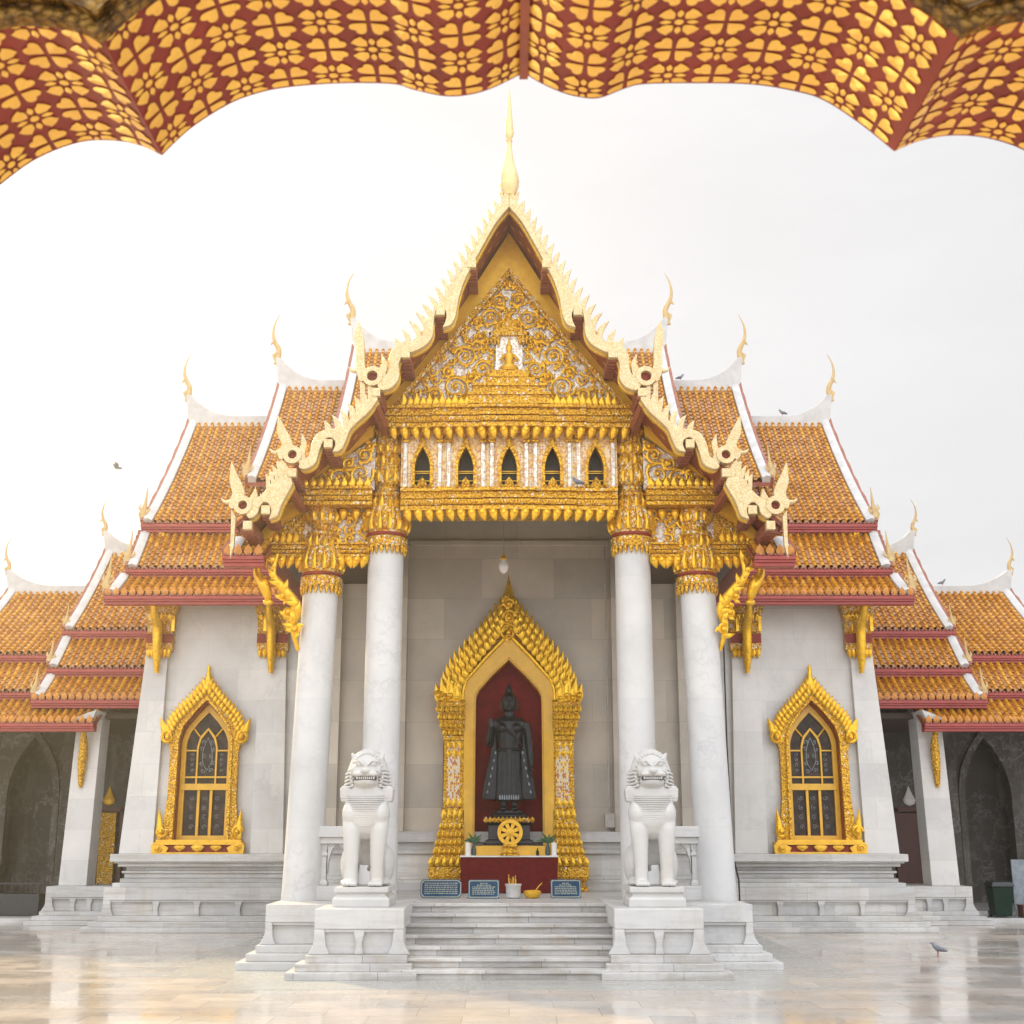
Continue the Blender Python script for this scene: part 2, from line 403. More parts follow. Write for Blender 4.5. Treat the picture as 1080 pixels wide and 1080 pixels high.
def sculpt(name, mb, mat, parent, voxel, iters=4, label=None):   # one continuous body out of overlapping volumes
    me = bpy.data.meshes.new(name); me.from_pydata(mb.v, [], mb.f)
    bm = bmesh.new(); bm.from_mesh(me); bmesh.ops.recalc_face_normals(bm, faces=bm.faces); bm.to_mesh(me); bm.free()
    o = bpy.data.objects.new(name, me); COL.objects.link(o)
    r = o.modifiers.new('r', 'REMESH'); r.mode = 'VOXEL'; r.voxel_size = voxel
    k = o.modifiers.new('s', 'SMOOTH'); k.iterations = iters; k.factor = .5
    dg = bpy.context.evaluated_depsgraph_get(); dg.update()
    me2 = bpy.data.meshes.new_from_object(o.evaluated_get(dg)); me2.name = name
    bpy.data.objects.remove(o)
    off = origin(parent)
    for v in me2.vertices: v.co -= off
    me2.materials.clear(); me2.materials.append(M[mat])
    me2.polygons.foreach_set('use_smooth', [True] * len(me2.polygons))
    o2 = bpy.data.objects.new(name, me2); COL.objects.link(o2); o2.parent = parent
    if label: o2['label'] = label
    return o2

# ------------------------------------------------------------------ ground
g = MB().box(-90, 90, -60, 110, -.3, 0)
o = part('terrace_floor', g, 'floor'); tag(o, 'polished beige marble courtyard floor with faint reflections', 'floor', kind='structure')
g = MB()
g.box(-4.45, 4.45, -4.3, -2.6, -.02, .004); g.box(-5.75, 5.75, -2.597, 7.0, -.02, .004)
o = part('paving_border', g, 'border'); tag(o, 'white marble paving border around the stairs and pedestals', 'paving', kind='structure')

# ------------------------------------------------------------------ temple
T = thing('temple', 'white marble temple hall with tiered orange tiled roofs and a golden gabled porch', 'temple', (0, 0, 0))

def lionleg(mb, x0, x1, y0, y1, z0, z1, feet=None, mid=1, side=True):
    """stepped plinth body: slab on curled feet with recessed panels on the front and the sides"""
    h = z1 - z0; zt = z1 - h * .45; fw = min(.28, (x1 - x0) * .18)
    mb.box(x0 + .08, x1 - .08, y0 + .10, y1 - .1, z0, zt)
    mb.box(x0, x1, y0, y1, zt, z1)
    def foot(xa, s, ya, yb):
        p = [(0, zt), (0, z0 + h * .30), (-.03, z0 + h * .16), (-.10, z0), (fw * .95, z0), (fw * .72, z0 + h * .2), (fw * .62, zt)]
        p = [(xa + s * a, b) for a, b in p]
        mb.prism(p, ya, yb)
    foot(x0, 1, y0, y0 + .2); foot(x1, -1, y0, y0 + .2)
    foot(x0, 1, y1 - .2, y1); foot(x1, -1, y1 - .2, y1)
    iw = (x1 - x0) - 2 * fw
    for i in range(mid):
        c = x0 + fw + iw * (i + 1) / (mid + 1)
        mb.prism([(c - .10, zt), (c - .05, z0 + h * .25), (c - .07, z0), (c + .07, z0), (c + .05, z0 + h * .25), (c + .10, zt)], y0 + .02, y0 + .15)
    mb.box(x0 + fw * .6, x1 - fw * .6, y0 + .03, y0 + .12, zt - .05, zt + .001)
    if side:
        for xa, xb in ((x0 - .0, x0 + .1), (x1 - .1, x1)):
            mb.box(xa, xb, y0 + .2, y0 + .45, z0, zt); mb.box(xa, xb, y1 - .45, y1 - .2, z0, zt)

# platform and stairs
p = MB(); p.box(-4.26, 4.26, -.35, 8.5, 0, 1.07)
part('platform', p, 'block', T, bev=.012)
st = MB(); nst = 7
for i in range(nst):
    z = 1.07 * (i + 1) / nst; y = -3.0 + i * .385
    st.box(-1.93, 1.93, y + .06, -.3, z - 1.07 / nst, z - .055); st.box(-1.94, 1.94, y, -.3, z - .0549, z - (0 if i < nst - 1 else -.003))
part('staircase', st, 'step', T, bev=.008)

# back wall of the porch
bw = MB(); bw.box(-4.55, 4.55, 4.9, 5.3, 1.07, 9.7); 
for s in (-1, 1): bw.box(s * 4.55, s * 4.2, 4.6, 9.0, 1.07, 8.6)
part('porch_wall', bw, 'wallback', T)
dd = MB()
for a, z0, z1 in ((.32, 1.07, 1.30), (.24, 1.30, 1.38), (.18, 1.38, 1.85), (.26, 1.85, 1.95), (.20, 1.95, 2.10), (.33, 2.10, 2.33)):
    dd.box(-4.19, 4.19, 4.9 - a, 4.898, z0, z1)
part('wall_dado', dd, 'block', T, bev=.012)
ps = MB()
for s in (-1, 1):
    ps.box(s * 2.35, s * 2.62, 4.72, 4.897, 2.33, 9.0); ps.box(s * 3.85, s * 4.19, 4.7, 4.897, 2.33, 8.6)
ps.box(-2.34, 2.34, 4.80, 4.897, 8.85, 8.97)
part('wall_strip', ps, 'wallback', T, bev=.01)
c = MB(); c.box(-2.75, 2.75, .6, 4.9, 9.55, 9.75)
for s in (-1, 1): c.box(s * 2.76, s * 4.9, .6, 8.4, 7.95, 8.1); c.box(s * 2.76, s * 2.9, .6, 4.9, 8.1, 9.75)
part('ceiling', c, 'ceil', T)
pp = MB(); pp.tube([(2.22, 4.66, 8.8), (2.22, 4.66, 2.75)], .018, 6); pp.box(2.12, 2.33, 4.5, 4.72, 2.42, 2.72)
part('conduit', pp, 'cable', T, label='thin pipe ending in a small box beside the golden niche')
pp = MB(); pp.tube([(5.52, 8.3, 7.4), (5.50, 8.3, 4.5), (5.52, 8.2, 1.8), (5.5, 7.35, 1.2), (5.5, 7.35, .1)], .022, 6)
part('cable', pp, 'black', T, label='black cable running down beside the right hand pilaster')

# columns
LOT = [(.400, 0, 0), (.425, .03, .03), (.425, .20, .02), (.37, .22, 0), (.385, .27, 0), (.40, .31, 0), (.385, .34, .0), (.44, .40, .06), (.455, .50, .06), (.42, .66, .05), (.37, .82, .04), (.30, .97, .04), (.29, 1.02, .03), (.34, 1.06, .03), (.33, 1.12, .0),
       (.25, 1.16, 0), (.245, 1.26, 0), (.30, 1.29, .03), (.335, 1.36, .06), (.325, 1.50, .06), (.29, 1.70, .05), (.245, 1.88, .05)]
LOT2 = LOT + [(.235, 1.93, 0), (.285, 1.96, .04), (.305, 2.04, .06), (.28, 2.2, .05), (.245, 2.42, .05), (.27, 2.5, .04), (.26, 2.58, 0)]
def column(x0, x1, ztop, r0, r1, lot):
    y = .42; zb = 1.07
    m = MB(); m.lathe([(r0 * 1.0, zb), (r0, zb + .12), (r0 * .985, zb + .14), (r1, ztop + .05)], x0, y, 40, lean=(x1 - x0, 0))
    c = part('column', m, 'column', T, 40)
    m = MB(); m.lathe([(a * (r1 / .36), ztop - .22 + z, md) for a, z, md in lot], x1, y, 96, k=16)
    part('capital', m, 'goldglass', c, 50)
    m = MB()
    for j in range(22):                                            # hanging gilt points under the neck band
        a = 2 * pi * j / 22; rr = r1 * 1.10
        m.petal(x1 + rr * cos(a), y + rr * sin(a), ztop - .18, .075, .20)
    part('neck_points', m, 'gold', c, 50)
    m = MB(); m.lathe([(r1 * 1.10, ztop + .01), (r1 * 1.14, ztop + .025), (r1 * 1.14, ztop + .06), (r1 * 1.1, ztop + .075)], x1, y, 40)
    part('neck_ring', m, 'red', c, 50)
    for zz, rr, n, h in ((.62, .455, 14, .34), (1.00, .36, 14, .22), (1.55, .335, 12, .26), (1.9, .275, 10, .22)) + (((2.15, .30, 12, .22), (2.5, .27, 10, .18)) if lot is LOT2 else ()):
        m = MB()
        for j in range(n):
            a = 2 * pi * j / n; k = r1 / .36
            P = [(x1 + k * (rr - .02) * cos(a), y + k * (rr - .02) * sin(a), ztop - .22 + zz - h * .8), (x1 + k * (rr + .015) * cos(a), y + k * (rr + .015) * sin(a), ztop - .22 + zz - h * .4), (x1 + k * (rr - .04) * cos(a), y + k * (rr - .04) * sin(a), ztop - .22 + zz + h * .25)]
            m.tube(P, [.045, .05, .006], 6)
        part('lotus_petals', m, 'leafgold', c, 50)
for s in (-1, 1):
    column(s * 2.47, s * 2.46, 8.02, .365, .352, LOT2)
    column(s * 3.90, s * 3.73, 7.22, .375, .345, LOT)

# pedestals of the outer columns
for s in (-1, 1):
    m = MB()
    xa, xb = sorted((s * 3.22, s * 4.30)); ya = -1.0
    for k, (d, z0, z1) in enumerate(((.42, 0, .13), (.27, .13, .26), (.13, .26, .39))):
        m.box(xa - d, xb + d, ya - d, 1.4, z0, z1 - .001)
    lionleg(m, xa, xb, ya, 1.4, .39, 1.068, mid=0)
    part('column_pedestal', m, 'marble', T, bev=.012)
# balustrade between the columns
for s in (-1, 1):
    m = MB(); xa, xb = sorted((s * 2.86, s * 3.60))
    m.box(xa, xb, .22, .62, 1.071, 1.34); m.box(xa, xb, .2, .64, 2.22, 2.42); m.box(xa, xb, .25, .6, 2.10, 2.2199)
    for cx in (xa + .09, xb - .09):
        m.rect_stack([(.0, 1.34), (.0, 1.40), (-.03, 1.44), (-.03, 1.86), (.0, 1.90), (-.03, 1.95), (.0, 2.10)], cx - .10, cx + .10, .30, .55)
    mid = (xa + xb) / 2; hw = (xb - xa) / 2 - .18
    for q in (-1, 1):
        m.prism([(mid + q * hw, 2.101), (mid + q * hw, 1.55), (mid + q * hw * .9, 1.80), (mid + q * hw * .55, 2.0), (mid, 2.101)], .33, .52)
    part('balustrade', m, 'marble', T, bev=.01)

# beams, fringes and friezes of the porch front
def beam(x0, x1, z0, z1, y0=.02, y1=.9, name='beam', steps=1):
    m = MB(); h = z1 - z0
    for k, (a, b, d) in enumerate(((0, .18, .10), (.18, .26, .05), (.26, .50, .09), (.50, .56, .03), (.56, .86, .07), (.86, 1.0, .15))):
        m.box(x0, x1, y0 - d, y1, z0 + h * a, z0 + h * b - .001)
        if steps and x1 - x0 > 3:
            w_ = (x1 - x0)
            m.box(x0 + w_ * .19, x1 - w_ * .19, y0 - d - .05, y0, z0 + h * a + .002, z0 + h * b - .003)
            m.box(x0 + w_ * .38, x1 - w_ * .38, y0 - d - .09, y0 - .05, z0 + h * a + .004, z0 + h * b - .005)
    n = int((x1 - x0) / .055)
    for i in range(n):
        x = x0 + (i + .5) * (x1 - x0) / n; f = abs((x - (x0 + x1) / 2) / (x1 - x0)); e = (.09 if f < .12 else .05 if f < .31 else 0) if steps and x1 - x0 > 3 else 0
        m.box(x - .017, x + .017, y0 - .115 - e, y0, z0 + h * .30, z0 + h * .44)
    b = part(name, m, 'goldfine', T, bev=.006)
    m = MB(); m.box(x0, x1, y0 - .062 - (.095 if steps and x1 - x0 > 3 else 0), y0 - .05, z0 + h * .205, z0 + h * .235)
    return b
def fringe(x0, x1, z, n, y=-.05, w_=.17, h=.26, parent=None):
    m = MB()
    for i in range(n):
        x = x0 + (i + .5) * (x1 - x0) / n; q = -1 if x < (x0 + x1) / 2 - .05 else (1 if x > (x0 + x1) / 2 + .05 else 0)
        e = .09 if abs(x) < .55 else .05 if abs(x) < 1.35 else 0
        m.petal(x, y - e, z, w_, h, hook=-.22 * q)
        m.ball((x, y - e - .06, z - h * .3), (w_ * .35, .04, h * .22), 8, 5)
    return part('lotus_fringe', m, 'leafgold', parent or T, 50)
b = beam(-2.50, 2.50, 10.20, 10.66); fringe(-2.45, 2.45, 10.21, 22, parent=b)
b = beam(-2.16, 2.16, 8.50, 8.94, y0=.08); fringe(-2.12, 2.12, 8.51, 20, parent=b)
for s in (-1, 1):
    xa, xb = sorted((s * 2.72, s * 4.2)); beam(xa, xb, 8.60, 8.97, steps=0)
    xa, xb = sorted((s * 2.74, s * 4.95)); b = beam(xa, xb, 7.62, 7.90, y0=.34, steps=0); 
    xa, xb = sorted((s * 2.78, s * 3.42)); fringe(xa, xb, 7.63, 4, y=.22, parent=b)
    xa, xb = sorted((s * 4.05, s * 4.95)); fringe(xa, xb, 7.63, 5, y=.22, parent=b)
    # carved frieze between inner and outer capitals
    m = MB(); xa, xb = sorted((s * 2.7, s * 4.1)); m.box(xa, xb, .42, .6, 7.9, 8.6); f = part('frieze', m, 'silver', T)
    m = MB()
    for i in range(16):
        m.spiral(s * (2.85 + .30 * (i % 4) + .07 * R.random()), 8.0 + .17 * (i // 4), .38, .11, 1.2, R.random() * 6, R.choice((-1, 1)), .03, 14)
    for i in range(5): m.petal(s * (2.8 + .26 * i), .28, 8.6, .17, .24)
    part('scrollwork', m, 'leafgold', f, 50)
    m = MB(); m.prism([(s * a, b) for a, b in ((4.1, 7.9), (4.98, 7.9), (4.98, 7.99), (4.75, 8.34), (4.5, 8.56), (4.1, 8.9))], .42, .6); f = part('frieze', m, 'goldfine', T)
    m = MB()
    for i in range(6): m.leaf(s * (4.25 + .13 * i), .2, 7.9, pi / 2, .24, .15, .06)
    part('leaf_crest', m, 'leafgold', f)
    # half gable above the side beam
    m = MB(); m.prism([(s * 2.70, 8.97), (s * 2.70, 10.05), (s * 3.2, 9.72), (s * 3.7, 9.35), (s * 4.3, 8.97)], .2, .45); f = part('half_gable', m, 'silver', T)
    m = MB()
    for (x, z, r, h_) in ((2.98, 9.28, .24, 1), (3.42, 9.2, .19, -1), (2.92, 9.68, .15, -1), (3.78, 9.12, .13, 1), (3.22, 9.5, .13, 1), (3.6, 9.35, .1, -1), (2.82, 9.86, .09, 1), (4.02, 9.06, .08, -1), (3.2, 9.1, .1, 1)):
        m.spiral(s * x, z, .16, r, 1.5, R.random() * 6, h_ * s, .038, 20)
    for i in range(9): m.leaf(s * (2.82 + .155 * i), -.08, 8.96, pi / 2, .22, .15, .06)
    part('scrollwork', m, 'leafgold', f, 50)

# attic with five small pointed windows
at = MB(); bays = [-1.74, -.87, 0, .87, 1.74]
def half_open(h, z0, zs, za): return [(h, z0), (h * 1.02, zs), (h * .8, zs + (za - zs) * .4), (h * .38, zs + (za - zs) * .75), (0, za)]
for cx in bays:
    inn = sym(half_open(.155, 8.94, 9.45, 9.86), cx, 14)
    out = sym([(.435, 8.94), (.435, 10.2), (.2, 10.2), (0, 10.2)], cx, 14)
    at.ring_prism(out, inn, .18, .34)
at.box(-2.25, 2.25, .75, .8, 8.94, 10.2)
A = part('attic', at, 'mosaic', T)
for cx in bays:
    m = MB(); inn = sym(half_open(.15, 8.94, 9.45, 9.85), cx, 14); out = sym(half_open(.215, 8.94, 9.48, 10.02), cx, 14)
    m.ring_prism(out, inn, .10, .34); m.leaf(cx, .08, 9.9, pi / 2, .2, .13, .04)
    for q, L in ((-.15, .12), (0, .26), (.15, .12)): m.leaf(cx + q, .06, 8.95, pi / 2, L, .2 if q == 0 else .13, .06)
    f = part('attic_window', m, 'gold', A)
    m = MB(); m.box(cx - .17, cx + .17, .42, .46, 8.94, 9.95); part('pane', m, 'dark', f)
    m = MB()
    for zz in (9.2, 9.36, 9.4): m.box(cx - .155, cx + .155, .38, .40, zz, zz + .018)
    part('grille', m, 'goldplain', f)
for cx in bays:
    for q in (-.345, .345):
        m = MB(); m.box(cx + q - .04, cx + q + .04, .08, .2, 9.0, 9.93); part('attic_pilaster', m, 'silver', A, bev=.01)
m = MB()
for cx in bays:
    for q in (-.345, .345):
        m.rect_stack([(0, 9.93), (.03, 9.97), (.0, 10.0), (.04, 10.1), (.05, 10.2)], cx + q - .05, cx + q + .05, .06, .2)
        m.rect_stack([(.05, 8.94), (.03, 8.98), (.03, 9.0)], cx + q - .045, cx + q + .045, .06, .2)
part('pilaster_cap', m, 'gold', A)

# pediment
PD = MB(); PD.prism([(-2.32, 10.66), (2.32, 10.66), (0, 13.62)], .15, .5)
ped = part('pediment', PD, 'silver', T)
m = MB()
for s in (-1, 1):
    m.prism([(s * 2.36, 10.67), (s * 2.25, 10.67), (0, 13.52), (0, 13.68)], -.02, .16)
part('pediment_border', m, 'goldglass', ped)
def inped(x, z, r): return abs(x) + r * .6 < (13.72 - z) / 3.14 * 2.28 - .02 and z - r > 10.66
m = MB(); placed = []
def sp(u, v, r, turns=1.8, hand=1, th=.037):
    x = (u - 527) / 231; z = 13.73 - (v - 50) / 222; r = r / 228
    for s in (1, -1):
        m.spiral(s * x, z, .12, r, turns, (0.6 if s == 1 else pi - .6) + v, hand * s, th, 28); placed.append((s * x, z, r * 1.15))
for a in ((482, 212, 34, 1.7, -1), (436, 300, 46, 1.9, 1), (318, 486, 50, 2, -1), (402, 545, 44, 1.9, 1), (275, 632, 58, 2.1, 1), (178, 668, 30, 1.6, -1), (118, 712, 20, 1.4, 1), (388, 390, 26, 1.5, -1), (505, 130, 16, 1.4, 1), (372, 318, 22, 1.4, 1), (240, 560, 26, 1.5, 1), (500, 330, 20, 1.4, -1), (345, 585, 24, 1.5, -1), (455, 625, 18, 1.3, 1), (335, 700, 22, 1.4, -1)): sp(*a)
for i in range(900):
    z = 10.7 + R.random() * 2.9; x = R.random() * 2.2; r = .05 + .06 * R.random()
    if not inped(x, z, r) or (abs(x) < .36 and 11.3 < z < 12.25) or (abs(x) < .8 and z < 11.25): continue
    if any(math.hypot(x - a, z - b) < (r + c_) * .88 for a, b, c_ in placed): continue
    for s in (1, -1):
        m.spiral(s * x, z, .12, r, 1.2, R.random() * 6, s, .026, 14); placed.append((s * x, z, r))
for i in range(34):
    x = -2.2 + 4.4 * (i + .5) / 34; m.leaf(x, -.1, 10.66, pi / 2, .2 if i % 2 else .27, .15, .06)
part('scrollwork', m, 'leafgold', ped, 50)
m = MB(); m.box(-.27, .27, .02, .149, 11.40, 12.18); sh = part('shrine', m, 'silver', ped)
m = MB()
for (a, z0, z1, d) in ((.82, 10.68, 10.86, -.16), (.84, 10.86, 10.92, -.2), (.74, 10.92, 11.06, -.12), (.76, 11.06, 11.12, -.16), (.52, 11.12, 11.26, -.1), (.40, 11.26, 11.36, -.12), (.36, 11.36, 11.42, -.1)): m.box(-a, a, d, .14, z0, z1 - .002)
m.box(-.36, .36, -.06, .14, 12.18, 12.25); m.prism([(-.42, 12.25), (.42, 12.25), (.16, 12.36), (0, 12.55), (-.16, 12.36)], -.04, .14)
for s in (-1, 1):
    for k in range(3): m.petal(s * (.22 + .07 * k), -.02, 12.2, .08, .26 - .03 * k)
part('shrine_tiers', m, 'goldfine', ped, bev=.008)
m = MB(); m.lathe([(.15, 11.42), (.19, 11.47), (.17, 11.52), (.10, 11.55), (.075, 11.62), (.105, 11.74), (.10, 11.78), (.04, 11.80), (.04, 11.83), (.062, 11.87), (.06, 11.92), (.07, 11.94), (.035, 12.0), (.02, 12.08), (.004, 12.16)], 0, -.02, 16, .75)
for s in (-1, 1): m.tube([(s * .1, -.02, 11.76), (s * .17, -.03, 11.66), (s * .1, -.12, 11.58)], [.03, .028, .02], 6)
part('deity_figure', m, 'goldplain', sh, 40)
# gold flashing between the pediment and the soffit
m = MB()
for s in (-1, 1):
    m.prism([(s * 2.37, 10.67), (0, 13.69), (0, 14.55), (s * .55, 13.62), (s * 1.0, 12.85), (s * 1.5, 12.05), (s * 1.9, 11.53), (s * 2.3, 11.05), (s * 2.62, 10.67)], .12, .3)
    m.prism([(s * 2.74, 10.08), (s * 2.72, 10.34), (s * 3.25, 9.90), (s * 3.8, 9.35), (s * 4.2, 9.08), (s * 4.4, 8.96), (s * 4.2, 8.96), (s * 3.7, 9.33), (s * 3.2, 9.73)], .1, .3)
    m.prism([(s * 4.05, 8.58), (s * 4.05, 8.9), (s * 4.5, 8.60), (s * 4.9, 8.1), (s * 4.95, 7.95), (s * 4.75, 7.95), (s * 4.5, 8.3)], .1, .3)
part('gable_lining', m, 'goldplain', T)

# porch roof decks (soffit below, tiles above)
DECK = [[(0, 14.6), (.5, 13.86), (1.0, 12.85), (1.5, 12.05), (1.9, 11.53), (2.3, 11.05), (2.62, 10.72)],
        [(2.45, 10.55), (2.9, 10.15), (3.2, 9.78), (3.5, 9.62), (3.75, 9.36), (4.0, 9.12), (4.22, 8.98)],
        [(4.05, 9.0), (4.5, 8.58), (4.75, 8.36), (4.95, 8.14), (5.2, 7.93)]]
def tile_slope(prof, u0, u1, parent, axis='x', sgn=1, rib=.205, crs=.22, name='tiled_slope'):
    """courses of pan and cover tiles over a slope; prof = (horizontal, z) from the eave up"""
    L = sum(math.dist(a, b) for a, b in zip(prof, prof[1:])); nc = max(1, round(L / crs)); P = resample(prof, nc + 1)
    nr = max(1, round(abs(u1 - u0) / rib)); ph = (0, .24, .27, .36, .5, .64, .73, .76); hh = [0] + [.095 * sqrt(max(0, 1 - ((q - .5) / .262) ** 2)) for q in ph[1:]]
    us = []
    for i in range(nr):
        for q, h in zip(ph, hh): us.append((i + q, h))
    us.append((nr, 0)); jit = [R.random() for _ in range(97)]; nu = len(us); m = MB(); rows = []
    for k in range(nc):
        (a0, z0), (a1, z1) = P[k], P[k + 1]; d = math.dist(P[k], P[k + 1]); nx, nzv = -(z1 - z0) / d, (a1 - a0) / d
        if nzv < 0: nx, nzv = -nx, -nzv
        for (a, z, lift) in ((a0, z0, .024), (a1, z1, .0)):
            row = []
            for (u, h) in us:
                uu = u0 + (u1 - u0) * u / nr; hh_ = lift * (.6 + .8 * jit[(k * 37 + int(u) * 11) % 97]) + h * (1.0 if lift else .86) + .010 * sin(k * .9 + u * .35) * jit[int(u) % 97]
                A_, Z_ = a + nx * hh_, z + nzv * hh_
                row.append((uu, A_, Z_) if axis == 'x' else (sgn * A_, uu, Z_))
            rows.append(row)
    vs = [p_ for r in rows for p_ in r]; fs = []; uvs = []
    for r in range(len(rows) - 1):
        for j in range(nu - 1):
            fs.append((r * nu + j, r * nu + j + 1, (r + 1) * nu + j + 1, (r + 1) * nu + j))
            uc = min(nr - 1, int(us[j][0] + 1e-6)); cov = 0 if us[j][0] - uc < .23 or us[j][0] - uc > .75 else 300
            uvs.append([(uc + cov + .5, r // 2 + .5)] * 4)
    m.add(vs, fs, 0, uvs)
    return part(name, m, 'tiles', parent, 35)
for s in (-1, 1):
    for k, dk in enumerate(DECK):
        m = MB(); y1 = 12.5 if k == 0 else 9.0
        up = [(x, z + .10) for x, z in dk]
        m.prism([(s * x, z) for x, z in dk] + [(s * x, z) for x, z in reversed(up)], -.92, y1)
        d = part('porch_roof', m, 'soffit', T)
        tile_slope([(x, z + .1) for x, z in reversed(dk)], -.85, y1, d, 'y', s)
        m = MB()                                            # gilt stencilled stars on the soffit
        pts = resample(dk, max(3, int(sum(math.dist(a, b) for a, b in zip(dk, dk[1:])) / .27)))
        for i in range(len(pts) - 1):
            (xa, za), (xb, zb) = pts[i], pts[i + 1]; dl = math.dist(pts[i], pts[i + 1]); tx, tz = (xb - xa) / dl, (zb - za) / dl
            mxp, mzp = (xa + xb) / 2, (za + zb) / 2
            for yy in (-.66, -.22):
                yy += .2 * (i % 2)
                q = [(.085, 0), (.03, .045), (-.085, 0), (-.03, -.045), (.03, -.05)][:4]
                vs = [(s * (mxp + a * tx - .004 * abs(tz)), yy + b, mzp + a * tz - .006) for a, b in q]
                m.add(vs, [(0, 1, 2, 3)])
        part('stencil_stars', m, 'goldplain', d)

# bargeboards with flame teeth and naga ends (traced profile, metres, left half)
BB = {
'b1':[(0.0,15.0),(-0.26,14.46),(-0.60,13.76),(-0.99,13.05),(-1.34,12.50),(-1.55,12.19),(-1.70,11.80),(-1.88,11.65),(-2.1,11.63),(-2.25,11.51),(-2.34,11.32),(-2.35,11.04),(-2.46,10.89),(-2.57,10.81),(-2.49,10.63),(-2.27,10.69),(-2.14,10.89),(-2.15,11.18),(-2.04,11.4),(-1.88,11.42),(-1.62,11.57),(-1.49,11.79),(-1.48,12.07),(-1.44,12.27),(-1.33,12.35),(-1.24,12.23),(-1.25,12.07),(-1.31,11.93),(-1.14,11.99),(-1.05,12.19),(-1.0,12.51),(-0.9,12.88),(-0.7,13.32),(-0.47,13.78),(-0.25,14.19),(0.0,14.52)],
'b2':[(-2.58,10.65),(-2.73,10.46),(-2.92,10.26),(-3.1,9.99),(-3.33,9.86),(-3.51,9.84),(-3.69,9.75),(-3.80,9.53),(-3.84,9.31),(-3.97,9.21),(-4.02,9.08),(-3.89,9.04),(-3.71,9.15),(-3.65,9.36),(-3.58,9.57),(-3.47,9.67),(-3.36,9.62),(-3.34,9.52),(-3.39,9.38),(-3.23,9.42),(-3.13,9.62),(-3.05,9.84),(-2.88,10.02),(-2.7,10.20),(-2.54,10.44)],
'b3':[(-4.19,9.0),(-4.33,8.87),(-4.48,8.84),(-4.61,8.65),(-4.73,8.52),(-4.86,8.42),(-4.98,8.2),(-4.91,8.07),(-4.77,8.16),(-4.73,8.29),(-4.66,8.38),(-4.57,8.36),(-4.51,8.22),(-4.55,8.05),(-4.39,8.12),(-4.32,8.33),(-4.24,8.50),(-4.12,8.74)],
't1':[(-0.19,14.88),(-0.33,14.65),(-0.46,14.46),(-0.59,14.25),(-0.7,14.05),(-0.84,13.84),(-0.95,13.65),(-1.08,13.45),(-1.21,13.22),(-1.32,13.02),(-1.45,12.82),(-1.63,12.57),(-1.78,12.33),(-1.91,12.15),(-2.07,11.93),(-2.24,11.75)],
't1b':[(-0.11,14.52),(-0.25,14.32),(-0.38,14.11),(-0.49,13.9),(-0.63,13.65),(-0.74,13.45),(-0.87,13.24),(-1.0,13.0),(-1.13,12.75),(-1.26,12.5),(-1.39,12.3),(-1.52,12.05),(-1.64,11.8),(-1.79,11.6),(-1.97,11.52),(-2.16,11.4)],
't2':[(-2.73,10.78),(-2.93,10.55),(-3.14,10.33),(-3.36,10.16),(-3.57,10.0)],
't2b':[(-2.67,10.42),(-2.85,10.19),(-3.04,9.94),(-3.26,9.76),(-3.47,9.73)],
't3':[(-4.37,9.24),(-4.51,9.13),(-4.64,8.94)],
't3b':[(-4.26,8.82),(-4.42,8.74),(-4.56,8.59)],
'rings':[(-2.66,10.92),(-4.15,9.33),(-5.05,8.33)],
'fl1':[(-2.88,10.81),(-2.98,11.04),(-2.99,11.44),(-3.04,11.75),(-2.97,12.07),(-2.87,11.83),(-2.83,11.47),(-2.82,11.16),(-2.76,10.92)],
'fl2':[(-4.35,9.23),(-4.45,9.38),(-4.36,9.53),(-4.46,9.76),(-4.46,10.12),(-4.34,9.92),(-4.24,9.73),(-4.16,9.5)],
'fl3':[(-5.25,8.26),(-5.33,8.4),(-5.26,8.55),(-5.33,8.82),(-5.31,9.2),(-5.19,8.93),(-5.09,8.74),(-5.04,8.52)],
'sf1':[(-2.53,10.79),(-2.57,11.0),(-2.48,11.18),(-2.51,11.4),(-2.39,11.22),(-2.39,11.04),(-2.44,10.85)],
'sf2':[(-4.02,9.16),(-4.08,9.34),(-4.0,9.5),(-3.99,9.76),(-3.89,9.57),(-3.92,9.34),(-3.89,9.19)],
'sf3':[(-4.95,8.18),(-4.98,8.39),(-4.92,8.5),(-4.83,8.67),(-4.79,8.5),(-4.84,8.35),(-4.85,8.22)],
'lk1':[(-2.90,10.85),(-2.80,10.77),(-2.80,10.2),(-2.88,10.15)],
'lk2':[(-4.44,9.23),(-4.33,9.16),(-4.31,8.63),(-4.43,8.67)],
'lk3':[(-5.27,8.26),(-5.18,8.11),(-5.19,7.55),(-5.25,7.30)],
'pur':[(-0.74,13.26),(-1.35,12.25),(-2.02,11.36),(-2.58,10.57),(-3.47,9.53),(-4.14,8.95),(-4.61,8.22),(-4.94,7.92)]}
SHARP = {'b1': {0, 27, 35}, 'b2': {0, 18, 24}, 'b3': {0, 13, 17}}
